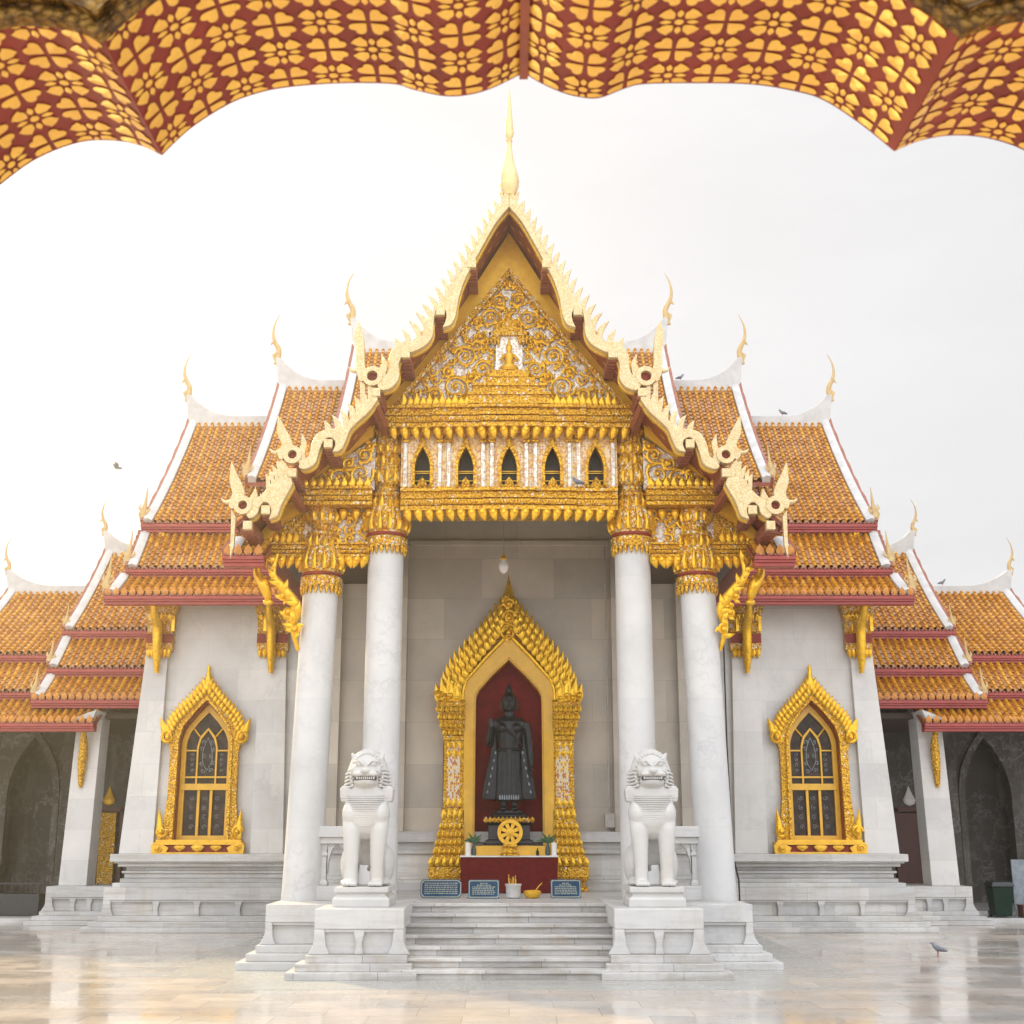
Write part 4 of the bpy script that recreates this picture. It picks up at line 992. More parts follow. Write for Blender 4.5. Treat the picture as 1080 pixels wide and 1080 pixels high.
def buddha():
    B = thing('statue', 'dark bronze standing robed statue with raised hand inside the golden niche', 'statue', (0, 4.15, 2.62))
    x, y, z = 0, 4.18, 2.62
    m = MB()
    def L(secs, n=22): m.loft([(x + a, y + b, z + c, d, e) for a, b, c, d, e in secs], n)
    m.loft([(x, y, z + .0, .40, .27), (x, y, z + .05, .41, .28), (x, y, z + .10, .33, .22), (x, y, z + .16, .30, .2)])     # lotus foot
    for q in (-1, 1):
        L([(q * .11, 0, .12, .085, .1), (q * .11, 0, .28, .07, .08), (q * .12, 0, .5, .10, .1)], 14)
        m.ball((x + q * .12, y - .1, z + .19), (.085, .17, .06))
    L([(0, 0, .36, .27, .17), (0, 0, .42, .30, .19), (0, 0, .7, .28, .18), (0, 0, 1.1, .275, .175), (0, 0, 1.36, .265, .18), (0, 0, 1.52, .225, .16), (0, -.01, 1.72, .26, .175), (0, -.01, 1.95, .335, .185), (0, 0, 2.08, .37, .16), (0, .01, 2.15, .30, .13), (0, .01, 2.20, .13, .11), (0, 0, 2.3, .10, .1), (0, 0, 2.36, .11, .11)])
    L([(0, 0, 2.28, .085, .09), (0, -.02, 2.34, .125, .13), (0, -.02, 2.44, .158, .165), (0, -.01, 2.54, .165, .17), (0, 0, 2.64, .145, .15), (0, .01, 2.70, .10, .11), (0, .01, 2.74, .085, .085), (0, .01, 2.80, .075, .075), (0, .01, 2.85, .045, .045), (0, .01, 2.95, .008, .008)])
    m.ball((x, y - .20, z + 2.46), (.030, .05, .06)); m.ball((x, y - .18, z + 2.385), (.06, .03, .018)); m.ball((x, y - .17, z + 2.33), (.05, .04, .03))
    for q in (-1, 1):
        m.tube([(x + q * .165, y, z + 2.56), (x + q * .175, y, z + 2.45), (x + q * .16, y, z + 2.33)], [.03, .028, .02], 8)
        m.ball((x + q * .06, y - .155, z + 2.515), (.035, .02, .012))
    # robe spreading at both sides, thin and set back
    for q in (-1, 1):
        secs = []
        for (c, a, b) in ((.38, .30, .56), (.44, .22, .60), (.7, .22, .56), (1.0, .22, .50), (1.3, .24, .43), (1.55, .26, .38), (1.8, .28, .36), (2.0, .29, .33)):
            secs.append((x + q * (a + b) / 2, y + .05, z + c, (b - a) / 2, .06))
        m.loft(secs, 18)
    # arm at the side (viewer's right) and raised arm (viewer's left)
    m.tube([(x + .36, y, z + 2.06), (x + .42, y + .01, z + 1.8), (x + .445, y, z + 1.55), (x + .47, y - .03, z + 1.3), (x + .49, y - .05, z + 1.12)], [.085, .09, .078, .065, .045], 12)
    m.tube([(x - .36, y, z + 2.06), (x - .42, y + .01, z + 1.8), (x - .43, y - .02, z + 1.58), (x - .42, y - .16, z + 1.7), (x - .40, y - .24, z + 1.88)], [.085, .09, .08, .065, .048], 12)
    m.ball((x - .40, y - .265, z + 1.97), (.055, .028, .075)); m.ball((x + .495, y - .06, z + 1.05), (.03, .05, .075))
    for k in range(4):
        fx = x - .44 + k * .027; h = (.12, .14, .15, .125)[k]
        m.tube([(fx, y - .265, z + 2.02), (fx, y - .275, z + 2.02 + h * .5), (fx, y - .265, z + 2.02 + h)], [.015, .014, .010], 6)
        fy = y - .10 + k * .027; m.tube([(x + .50, fy, z + 1.02), (x + .505, fy, z + .95), (x + .49, fy - .01, z + .99 - h)], [.015, .014, .01], 6)
    m.tube([(x - .36, y - .27, z + 1.94), (x - .33, y - .285, z + 2.0), (x - .335, y - .28, z + 2.05)], [.018, .016, .011], 6)
    m.tube([(x + .47, y - .1, z + 1.08), (x + .46, y - .135, z + 1.02), (x + .465, y - .14, z + .97)], [.018, .016, .011], 6)
    # belt and central pleat
    m.tube([(x + .28 * cos(a), y + .185 * sin(a), z + 1.46) for a in [pi + pi * k / 12 for k in range(13)]], .024, 6)
    m.box(x - .045, x + .045, y - .2, y - .1, z + .4, z + 1.44)
    for k in range(7):
        a = pi + pi * (k + 1) / 8; m.tube([(x + .25 * cos(a), y + .18 * sin(a), z + 1.40), (x + .27 * cos(a), y + .19 * sin(a), z + .8), (x + .29 * cos(a), y + .2 * sin(a), z + .4)], .007, 5)
    m.tube([(x - .30, y - .13, z + 2.10), (x - .1, y - .205, z + 1.92), (x + .12, y - .215, z + 1.75), (x + .27, y - .14, z + 1.55)], .018, 6)
    for q in (-1, 1): m.ball((x + q * .15, y - .13, z + 1.93), (.13, .085, .10))
    m.tube([(x + .30 * cos(a), y + .15 * sin(a), z + 2.1 - .05 * sin(-a)) for a in [pi + pi * k / 10 for k in range(11)]], .014, 5)
    sculpt('body', m, 'bronze', B, .014, 3)
    m = MB()
    for q in (-1, 1):
        for k in range(6):
            c = .52 + k * .17; m.leaf(x + q * (.48 - .035 * k), y - .03, z + c, pi / 2 + .2 * q, .08, .045, .01)
    for k in range(9): m.leaf(x - .2 + k * .05, y - .205 + .02 * abs(k - 4) / 4, z + .38, pi / 2, .12, .04, .01)
    part('robe_ornament', m, 'greystone', B)
buddha()

AL = thing('altar_table', 'altar table covered in plain red cloth in front of the niche', 'altar', (0, 3.9, 1.07))
m = MB(); m.box(-1.02, 1.02, 3.35, 4.36, 1.075, 1.80)
part('cloth', m, 'cloth', AL, bev=.02)
m = MB(); m.box(-1.04, 1.04, 3.33, 4.38, 1.803, 1.835); part('top', m, 'white', AL, bev=.006)
m = MB(); m.box(-.74, .77, 3.50, 3.62, 1.836, 2.03); tag(part('gold_board', m, 'yellow', None, bev=.008, loc=(0, 3.56, 1.836)), 'plain gold board standing on the altar behind the wheel', 'board')
W = thing('dharma_wheel', 'round golden wheel with eight spokes on a stand on the altar', 'wheel ornament', (.02, 3.4, 1.836))
cx, cz, cy = .02, 2.31, 3.43
m = MB(); cs = [2 * pi * k / 40 for k in range(40)]
m.ring_prism([(cx + .27 * cos(a), cz + .27 * sin(a)) for a in cs], [(cx + .19 * cos(a), cz + .19 * sin(a)) for a in cs], cy - .05, cy + .05, close=True); part('rim', m, 'goldplain', W, 40, .008)
m = MB()
for k in range(8):
    a = 2 * pi * (k + .5) / 8; a2 = .22
    m.prism([(cx + .06 * cos(a - .5), cz + .06 * sin(a - .5)), (cx + .2 * cos(a - a2), cz + .2 * sin(a - a2)), (cx + .2 * cos(a + a2), cz + .2 * sin(a + a2)), (cx + .06 * cos(a + .5), cz + .06 * sin(a + .5))], cy - .03, cy + .03)
m.lathe([(.02, -.07), (.075, -.06), (.085, 0), (.08, .03)], 0, 0, 20); nl = 4 * 20; m.v[-nl:] = [(cx + a, cy + c_, cz + b) for a, b, c_ in m.v[-nl:]]
part('spokes', m, 'goldplain', W)
m = MB(); m.box(cx - .2, cx + .2, cy + .06, cy + .065, cz - .2, cz + .2); part('backing', m, 'dark', W)
m = MB(); m.rect_stack([(.06, 1.836), (.06, 1.87), (.0, 1.9), (-.02, 1.98), (.02, 2.03), (.0, 2.07)], cx - .14, cx + .14, cy - .06, cy + .04); part('stand', m, 'gold', W)

def vase(x, lab):
    V = thing('vase', lab, 'vase', (x, 3.47, 1.836), 'altar vases')
    m = MB(); m.lathe([(.03, 1.836), (.05, 1.85), (.055, 1.95), (.03, 2.05), (.025, 2.10), (.035, 2.13)], x, 3.47, 14); part('bottle', m, 'glassbottle', V, 50)
    m = MB()
    for k in range(9):
        an = radians(25 + 130 * k / 8); L = .15 + .05 * (k % 3); m.leaf(x, 3.45 + .02 * (k % 3), 2.10, an, L, .06, .012, curl=.25 * (1 if k > 4 else -1))
    part('leaves', m, 'leaf', V)
vase(-.75, 'dark bottle vase with green sprigs on the altar left of the wheel'); vase(.82, 'dark bottle vase with green sprigs on the altar right of the wheel')
for x, lab in ((-.87, 'white pillar candle at the left end of the altar'), (.95, 'white pillar candle at the right end of the altar')):
    m = MB(); m.lathe([(.055, 1.836), (.055, 2.09), (.05, 2.10), (.008, 2.095), (.006, 2.13)], x, 3.42, 16); tag(part('candle', m, 'white', None, 50, loc=(x, 3.42, 1.836)), lab, 'candle', 'altar candles')
m = MB(); m.lathe([(.03, 1.836), (.03, 1.93), (.012, 1.95), (.012, 1.99)], .60, 3.42, 12); tag(part('small_bottle', m, 'green', None, 50, loc=(.6, 3.42, 1.836)), 'small green bottle on the altar beside the right hand vase', 'bottle')

def plaque(xc, hw, z0, z1, y, lab, fancy, cut):
    P = thing('plaque', lab, 'plaque', (xc, y, z0), 'inscribed plaques')
    def pl(a, b, e): return [(xc - a + e, z0 + b), (xc + a - e, z0 + b), (xc + a, z0 + b + e), (xc + a, z1 - b - e), (xc + a - e, z1 - b), (xc - a + e, z1 - b), (xc - a, z1 - b - e), (xc - a, z0 + b + e)]
    def lean(m): m.v = [(a, b + (c_ - z0) * .22, c_) for a, b, c_ in m.v]
    m = MB(); m.prism(pl(hw, 0, cut), y, y + .04); lean(m); part('slab', m, 'blue', P)
    m = MB(); m.ring_prism(pl(hw - .012, .012, cut) , pl(hw - .03, .03, cut), y - .004, y, close=True); lean(m); part('gilt_rim', m, 'letter', P)
    m = MB(); n = 7 if fancy else 6; H = z1 - z0
    for i in range(n):
        z = z1 - .07 - i * (H - .12) / n; a = -hw + .08 + (hw * .5 if fancy and i == 0 else hw * .3 if fancy and i == 1 else 0); e = -a
        while a < e - .02:
            L = .015 + R.random() * .05; L = min(L, e - a); m.box(xc + a, xc + a + L, y - .003, y, z - .010, z + .008); a += L + .012
    lean(m); part('lettering', m, 'letter', P)
plaque(-1.32, .40, 1.075, 1.42, 1.2, 'wide dark blue plaque with faint lettering left of the altar', False, .05)
plaque(-.49, .30, 1.075, 1.42, 1.05, 'blue plaque with pale lettering in front of the red altar cloth', True, .02)
plaque(1.10, .295, 1.075, 1.42, 1.2, 'blue plaque with pale lettering right of the incense bowl', True, .02)
I = thing('incense_pot', 'marble incense pot holding thin sticks on the porch step', 'pot', (.08, 1.2, 1.073))
m = MB(); m.lathe([(.10, 1.073), (.14, 1.09), (.145, 1.29), (.16, 1.31), (.16, 1.34), (.12, 1.335)], .08, 1.2, 24); part('bowl', m, 'marble', I, 40)
m = MB()
for k in range(12):
    a = R.random() * 6.28; r = R.random() * .1; t = R.random() * .06 - .03; m.tube([(.08 + r * cos(a), 1.2 + r * sin(a), 1.32), (.08 + r * cos(a) + t, 1.2 + r * sin(a), 1.42 + .1 * R.random())], .006, 5)
part('sticks', m, 'goldplain', I)
m = MB(); m.lathe([(.10, 1.073), (.13, 1.09), (.17, 1.15), (.17, 1.20), (.15, 1.21), (.13, 1.22), (.13, 1.20), (.02, 1.19)], .45, 1.2, 24); m.tube([(.5, 1.2, 1.2), (.58, 1.2, 1.30), (.64, 1.2, 1.36)], [.012, .01, .006], 6)
tag(part('brass_bowl', m, 'goldplain', None, 40, loc=(.45, 1.2, 1.073)), 'low brass bowl with a handle beside the incense pot', 'bowl')
Lm = thing('hanging_lamp', 'glass globe lamp hanging on a rod above the golden niche', 'lamp', (-.12, 3.0, 7.9))
m = MB(); m.tube([(-.12, 3.0, 9.55), (-.12, 3.0, 8.2)], .012, 6); part('rod', m, 'cable', Lm)
m = MB(); m.lathe([(.02, 7.82), (.08, 7.86), (.11, 7.95), (.10, 8.04), (.05, 8.10), (.05, 8.13)], -.12, 3.0, 18); part('globe', m, 'white', Lm, 50)
m = MB(); m.lathe([(.06, 8.12), (.09, 8.15), (.04, 8.2), (.03, 8.26)], -.12, 3.0, 16); part('cap', m, 'goldplain', Lm, 50)

# ------------------------------------------------------------------ lions on their pedestals
def lion_pedestal(s, lab):
    P = thing('lion_pedestal', lab, 'pedestal', (s * 2.45, -2, 0), 'lion pedestals')
    xa, xb = sorted((s * 1.73, s * 3.20)); m = MB()
    for d, z0, z1 in ((.40, 0, .12), (.26, .12, .24), (.12, .24, .36)):
        o_ = sorted((s * (1.73 - d * .62), s * (3.20 + d))); m.box(o_[0], o_[1], -2.62 - d, -.2 , z0, z1 - .001)
    part('steps', m, 'step', P, bev=.01)
    m = MB(); lionleg(m, xa, xb, -2.62, .9, .36, 1.08, mid=1); part('body', m, 'marble', P, bev=.014)
lion_pedestal(-1, 'white stepped marble pedestal left of the stairs'); lion_pedestal(1, 'white stepped marble pedestal right of the stairs')

def make_lion(x, lab):
    y, z = -1.55, 1.082
    L = thing('lion_statue', lab, 'lion statue', (x, y, z), 'marble guardian lions')
    m = MB(); m.rect_stack([(0, z), (.0, z + .12), (-.02, z + .15), (-.06, z + .18), (-.07, z + .21), (-.02, z + .24), (-.02, z + .32)], x - .48, x + .48, y - .62, y + .75)
    part('plinth', m, 'lion', L, bev=.01)
    b = z + .32; m = MB()
    def lf(secs, n=24): m.loft([(x + a, y + c_, b + d, e, f) for a, c_, d, e, f in secs], n)
    # chest and belly sloping back to the rump
    lf([(0, -.02, .78, .10, .12), (0, -.06, .90, .22, .22), (0, -.08, 1.05, .32, .28), (0, -.08, 1.22, .37, .31), (0, -.06, 1.38, .375, .30), (0, -.02, 1.52, .35, .28), (0, 0, 1.66, .30, .27), (0, 0, 1.8, .27, .26)])
    m.tube([(x, y + .02, b + 1.35), (x, y + .25, b + 1.0), (x, y + .45, b + .65), (x, y + .5, b + .4)], [.31, .32, .33, .30], 18, up=(1, 0, 0))
    for q in (-1, 1):
        m.tube([(x + q * .24, y - .08, b + 1.25), (x + q * .235, y - .16, b + .95), (x + q * .225, y - .20, b + .6), (x + q * .22, y - .2, b + .3), (x + q * .22, y - .2, b + .03)], [.17, .165, .132, .115, .125], 16, up=(1, 0, 0))
        m.ball((x + q * .22, y - .28, b + .055), (.135, .19, .06))
        for k in range(4): m.ball((x + q * .22 - .095 + k * .063, y - .44, b + .045), (.036, .07, .045), 10, 7)
        m.ball((x + q * .31, y + .36, b + .36), (.17, .34, .34)); m.ball((x + q * .33, y + .1, b + .06), (.11, .26, .06))
        m.ball((x + q * .25, y - .1, b + 1.22), (.17, .24, .25))
        # mane locks hanging beside the jaw
        m.rect_stack([(0, b + 1.42), (.02, b + 1.5), (.03, b + 1.64), (-.02, b + 1.7)], x + q * .37 - .07, x + q * .37 + .07, y - .14, y + .2)
    # mane
    lf([(0, .06, 1.62, .40, .24), (0, .06, 1.8, .385, .26), (0, .05, 2.0, .355, .27), (0, .04, 2.16, .30, .25), (0, .03, 2.28, .20, .2), (0, .02, 2.34, .08, .1)])
    # head: muzzle, brow, jaw
    lf([(0, -.14, 1.66, .16, .16), (0, -.2, 1.72, .21, .2), (0, -.22, 1.78, .22, .21), (0, -.16, 1.815, .19, .14), (0, -.2, 1.855, .22, .2), (0, -.24, 1.92, .235, .21), (0, -.22, 1.98, .23, .2), (0, -.16, 2.06, .235, .19), (0, -.1, 2.16, .21, .17), (0, -.06, 2.24, .13, .13)])
    m.ball((x, y - .45, b + 1.95), (.085, .05, .05))
    for q in (-1, 1):
        m.ball((x + q * .11, y - .34, b + 2.07), (.085, .06, .06)); m.ball((x + q * .13, y - .42, b + 1.89), (.095, .05, .045)); m.ball((x + q * .21, y - .22, b + 1.97), (.06, .1, .09))
        m.tube([(x + q * .22, y - .04, b + 2.16), (x + q * .29, y - .04, b + 2.27)], [.07, .02], 8)
    body = sculpt('body', m, 'lion', L, .017, 3)
    m = MB()     # carved collar and mane locks
    for r in range(15):
        zz = b + 1.02 + r * .036; k = r / 14; w_ = .35 + .95 * k if r < 8 else 1.0 + .2 * k
        m.tube([(x + (.345 + .03 * sin(pi * k)) * sin(a) * (.82 + .18 * k), y - .085 - (.272 + .045 * sin(pi * k)) * cos(a) * (.93 + .07 * k), zz) for a in [-w_ + 2 * w_ * q_ / 14 for q_ in range(15)]], .012, 5)
    for r in range(9):
        zz = b + 1.66 + r * .062
        wv = .395 - .028 * max(0, r - 4) - .006 * r
        for q in (-1, 1):
            m.tube([(x + q * (wv - .17), y - .20, zz + .035), (x + q * (wv - .06), y - .15, zz + .01), (x + q * wv, y - .02, zz - .005), (x + q * (wv + .03), y + .1, zz - .015)], [.014, .018, .022, .012], 6)
    part('mane', m, 'lion', body, 50)
    m = MB()
    for k in range(31):                                            # pointed locks round the face
        t = -1.25 + (pi + 2.5) * k / 30
        a, c_ = x + .27 * cos(t), b + 1.88 + .37 * sin(t)
        if t > -.5 and t < pi + .5: m.ball((a, y - .17, c_), (.036, .04, .036), 8, 6)
    for k in range(9):
        for q in range(2): m.ball((x - .16 + .04 * k, y - .20 + .03 * q, b + 2.165 + .045 * q - .0035 * (k - 4) ** 2), (.026, .026, .022), 7, 5)
    for q in (-1, 1):
        m.tube([(x + q * .03, y - .40, b + 2.04), (x + q * .10, y - .405, b + 2.115), (x + q * .19, y - .33, b + 2.10), (x + q * .235, y - .24, b + 2.13)], [.018, .026, .024, .01], 7)
        m.spiral(x + q * .20, b + 1.90, y - .33, .045, 1.3, 0, q, .013, 12, leaves=False)
        m.tube([(x + q * .03, y - .42, b + 1.865), (x + q * .12, y - .425, b + 1.885), (x + q * .21, y - .33, b + 1.86)], [.016, .02, .012], 6)
        for k in range(5): m.box(x + q * .37 - .075, x + q * .37 + .075, y - .165, y - .13, b + 1.44 + .05 * k, b + 1.465 + .05 * k)
    part('face_carving', m, 'lion', body, 50)
    m = MB(); m.box(x - .185, x + .185, y - .392, y - .25, b + 1.79, b + 1.845); part('mouth', m, 'dark', body)
    m = MB()
    for k in range(9): m.box(x - .15 + k * .035, x - .127 + k * .035, y - .40, y - .38, b + 1.80, b + 1.845)
    for q in (-1, 1): m.tube([(x + q * .155, y - .39, b + 1.86), (x + q * .155, y - .40, b + 1.79)], [.018, .004], 6)
    part('teeth', m, 'lion', body)
    m = MB()
    for q in (-1, 1): m.ball((x + q * .11, y - .385, b + 2.055), (.032, .02, .03), 10, 7)
    part('eye', m, 'lion', body)
    m = MB(); P = smooth([(x, y + .82, b + .25), (x + .02, y + .95, b + .5), (x, y + .85, b + .8), (x, y + .78, b + 1.0)], False, 4); m.tube(P, [.06] * len(P), 8); part('tail', m, 'lion', body, 50)
    return L
make_lion(-2.50, 'white marble lion sitting upright on the pedestal left of the stairs')
make_lion(2.50, 'white marble lion sitting upright on the pedestal right of the stairs')

# ------------------------------------------------------------------ side galleries
def gallery(s):
    side = 'left' if s < 0 else 'right'
    G = thing('gallery', 'low cloister gallery with tiered orange roofs joining the temple on the %s' % side, 'gallery', (s * 13, 12, 0), 'cloister galleries')
    a = (s * 9.3, s * 12.78)
    tier(curve_prof((12.2, 7.98), (15.5, 11.0), .15), a[0], a[1], s, G, True, (7.72, 7.98), True, rise=.5, k=.62, spike_h=.7, run=1.2)
    tier(curve_prof((11.3, 6.78), (12.25, 7.72), .02), a[0], s * 12.82, s, G, fas=(6.52, 6.78), spike_h=.8)
    tier(curve_prof((10.4, 5.82), (11.35, 6.52), .02), a[0], s * 12.86, s, G, fas=(5.58, 5.82), spike_h=.8, ante=True)
    tier(curve_prof((11.8, 7.22), (15.5, 9.72), .12), s * 12.5, s * 15.75, s, G, True, (6.98, 7.22), True, rise=.5, k=.62, spike_h=.7, run=1.6)
    tier(curve_prof((10.9, 6.07), (11.85, 6.98), .02), s * 12.5, s * 17, s, G, fas=(5.85, 6.07), spike_h=.8)
    tier(curve_prof((10.0, 5.17), (10.95, 5.85), .02), s * 11.05, s * 17.2, s, G, fas=(4.93, 5.17), spike_h=.8, ante=True)
    m = MB(); m.prism([(s * 11.7, 5.22), (s * 11.1, 5.28), (s * 11.02, 5.5), (s * 11.25, 5.42)], 9.98, 10.9); part('hip_plaster', m, 'plaster', G)
    # pier on its base
    m = MB(); p0 = sorted((s * 11.18, s * 11.92)); p1 = sorted((s * 11.08, s * 11.74)); m.frus((*p0, 10.75, 11.5), .95, (*p1, 10.75, 11.5), 5.9); pr_ = part('pier', m, 'wing', G, bev=.012)
    m = MB(); P = smooth([(s * 11.45, 10.35, 5.0), (s * 11.47, 10.55, 4.6), (s * 11.5, 10.62, 4.1), (s * 11.52, 10.7, 3.5)], False, 4); m.tube(P, [.05 + .075 * sin(pi * i / (len(P) - 1)) for i in range(len(P))], 8, up=(1, 0, 0))
    for i in range(1, len(P) - 2, 2): m.tube([P[i], (P[i][0] + .07 * (-1) ** i, P[i][1] - .1, P[i][2] + .08)], [.05, .008], 5)
    part('naga_bracket', m, 'gold', pr_, 50)
    m = MB(); xa, xb = sorted((s * 10.25, s * 12.1))
    for d, z0, z1 in ((.38, 0, .11), (.24, .11, .22), (.10, .22, .33)): m.box(xa - (d if s < 0 else 0), xb + (d if s > 0 else 0), 10.35 - d, 12.4, z0, z1 - .001)
    lionleg(m, xa, xb, 10.35, 12.4, .33, .95, mid=2); part('pier_base', m, 'block', G, bev=.012)
    m = MB(); m.box(s * 9.4, s * 24, 12.42, 17.5, 0, .22); m.box(s * 12.5, s * 24, 10.9, 12.419, 0, .12); part('gallery_floor', m, 'block', G)
    # back wall with pointed arches and a doorway
    m = MB(); Y = 16.0
    m.box(s * 9.4, s * 11.75, Y, Y + .4, .2, 9); m.box(s * 12.95, s * 13.75, Y, Y + .4, .2, 9); m.box(s * 11.75, s * 12.95, Y, Y + .4, 3.05, 9); m.box(s * 15.7, s * 24, Y, Y + .4, .2, 9)
    cx = s * 14.72; m.ring_prism(sym([(.98, .22), (.98, 9.0), (.5, 9.0), (0, 9.0)], cx, 16), sym([(.72, .22), (.72, 3.6), (.6, 4.2), (.32, 4.8), (0, 5.2)], cx, 16), Y, Y + .4)
    m.box(cx - 1, cx + 1, Y + 1.6, Y + 1.8, .2, 6)
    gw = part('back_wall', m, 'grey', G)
    m = MB(); m.ring_prism(sym([(.92, .22), (.9, 3.65), (.76, 4.35), (.4, 5.0), (0, 5.5)], cx, 16), sym([(.71, .22), (.71, 3.6), (.59, 4.2), (.31, 4.8), (0, 5.18)], cx, 16), Y - .14, Y + .0); part('arch_moulding', m, 'grey', gw)
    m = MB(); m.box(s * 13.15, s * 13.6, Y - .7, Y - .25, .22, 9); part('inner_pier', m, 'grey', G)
    m = MB(); m.box(s * 9.4, s * 24, 10.9, 16.4, 5.35, 5.5); part('gallery_ceiling', m, 'ceil', G)
    m = MB(); m.box(s * 11.8, s * 11.92, Y - .06, Y + .3, .22, 3.05); m.box(s * 12.78, s * 12.95, Y - .06, Y + .3, .22, 3.05); m.box(s * 11.8, s * 12.95, Y - .06, Y + .3, 2.95, 3.1)
    d = part('door', m, 'wood', G)
    m = MB()
    if s < 0: m.box(s * 12.02, s * 12.5, Y - .12, Y - .06, .24, 2.92); part('door_leaf', m, 'goldfine', d, label='open golden door leaf')
    else: m.box(s * 11.93, s * 12.77, Y + .1, Y + .16, .24, 2.92); part('door_leaf', m, 'wood', d, label='dark reddish door leaf')
    m = MB(); m.lathe([(.02, 3.12), (.16, 3.18), (.2, 3.3), (.12, 3.45), (.05, 3.6), (.004, 3.72)], s * 12.3, Y - .05, 12, .4); part('door_emblem', m, 'goldplain' if s < 0 else 'white', gw)
    # end wall behind, closing the view
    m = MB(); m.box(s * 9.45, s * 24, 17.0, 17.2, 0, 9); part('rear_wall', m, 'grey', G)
gallery(-1); gallery(1)
# dark iron stand in the left gallery, bin and box in the right gallery
D = thing('iron_stand', 'dark iron offering stand with a railing in the left gallery', 'stand', (-13.6, 12, .12))
m = MB(); m.box(-14.6, -12.75, 11.8, 12.3, .121, .7); part('counter', m, 'black', D, bev=.02)
m = MB(); m.box(-14.6, -12.75, 11.85, 11.9, .95, .99)
for k in range(10): m.tube([(-14.5 + k * .19, 11.87, .7), (-14.5 + k * .19, 11.87, .97 + .1 * (k % 3))], .018, 6)
part('railing', m, 'black', D)
B_ = thing('rubbish_bin', 'dark green plastic wheeled bin in the right gallery', 'bin', (13.15, 11.3, .12))
m = MB(); m.frus((12.93, 13.37, 11.1, 11.55), .16, (12.86, 13.44, 11.02, 11.6), .92); part('tub', m, 'green', B_, bev=.03)
m = MB(); m.frus((12.83, 13.47, 10.98, 11.63), .921, (12.9, 13.4, 11.05, 11.58), 1.05); part('lid', m, 'black', B_, bev=.02)
for q in (12.95, 13.35):
    m = MB(); m.lathe([(.09, -.03), (.09, .03)], 0, 0, 16); m.v = [(q + c_, 11.58 + a, .21 + b) for a, b, c_ in m.v]; part('wheel', m, 'black', B_)
X_ = thing('wooden_box', 'small brown wooden box beside the green bin', 'box', (13.9, 11.2, .12))
m = MB(); m.box(13.62, 14.2, 11.0, 11.4, .122, .42); part('crate', m, 'wood', X_, bev=.01)
m = MB(); m.box(13.6, 14.22, 10.98, 11.42, .422, .45); part('lid', m, 'wood', X_, bev=.006)
m = MB(); m.box(13.75, 14.6, 11.9, 11.95, .3, 1.6); m.tube([(13.8, 11.92, .12), (13.8, 11.92, .32)], .03, 6); m.tube([(14.5, 11.92, .12), (14.5, 11.92, .32)], .03, 6)
tag(part('notice_board', m, 'greystone', None, bev=.01, loc=(14.2, 11.92, .12)), 'plain blue grey board on short legs in the right gallery', 'board')

# ------------------------------------------------------------------ birds
def bird(x, y, z, s, lab, k=1.0, fly=False, group='pigeons'):
    B = thing('pigeon' if not fly else 'flying_bird', lab, 'bird', (x, y, z), group)
    m = MB(); h = .10 * k if not fly else 0
    P = [(x - s * .20 * k, y, z + h + .02 * k), (x - s * .08 * k, y, z + h + .055 * k), (x + s * .02 * k, y, z + h + .08 * k), (x + s * .09 * k, y, z + h + .14 * k), (x + s * .11 * k, y, z + h + .19 * k), (x + s * .14 * k, y, z + h + .195 * k), (x + s * .18 * k, y, z + h + .185 * k)]
    m.tube(P, [.018 * k, .055 * k, .07 * k, .045 * k, .038 * k, .032 * k, .004 * k], 10, .9)
    bd = part('body', m, 'pigeon', B, 60)
    for q in (-1, 1):
        m = MB()
        if fly: m.add([(x + s * .05 * k, y, z + .08 * k), (x - s * .08 * k, y, z + .07 * k), (x - s * .14 * k, y + q * .3 * k, z + .15 * k), (x - s * .02 * k, y + q * .36 * k, z + .2 * k), (x + s * .04 * k, y + q * .16 * k, z + .16 * k)], [(0, 1, 2, 3, 4)]); sd_ = part('wing', m, 'pigeon', bd); mo = sd_.modifiers.new('thick', 'SOLIDIFY'); mo.thickness = .01
        else:
            m.tube([(x + s * .05 * k, y + q * .05 * k, z + h + .09 * k), (x - s * .06 * k, y + q * .06 * k, z + h + .065 * k), (x - s * .2 * k, y + q * .03 * k, z + h + .03 * k)], [.03 * k, .045 * k, .008 * k], 8, .5); part('wing', m, 'pigeon', bd, 60)
            m = MB(); m.tube([(x + s * .01 * k, y + q * .025 * k, z + h + .03 * k), (x + s * .015 * k, y + q * .025 * k, z), (x + s * .05 * k, y + q * .025 * k, z + .004)], [.008 * k, .007 * k, .006 * k], 5); part('leg', m, 'red', bd)
bird(8.22, 1.2, .0, -1, 'grey and white pigeon standing on the wet courtyard floor at right', .85)
bird(5.35, 13.5, 16.02, 1, 'small bird perched on the higher ridge right of the porch gable', .75, group='birds on the ridges')
bird(8.5, 13.5, 14.86, -1, 'small bird perched on the long transept ridge on the right', .75, group='birds on the ridges')
bird(13.7, 15.5, 9.88, 1, 'small bird perched on the low gallery ridge at far right', .75, group='birds on the ridges')
bird(-14.1, 20, 15.0, -1, 'small bird flying in the white sky at left', .95, True, group=None)
bird(1.36, -.06, 8.945, -1, 'dark pigeon on the attic ledge beside the rightmost small window', .7)

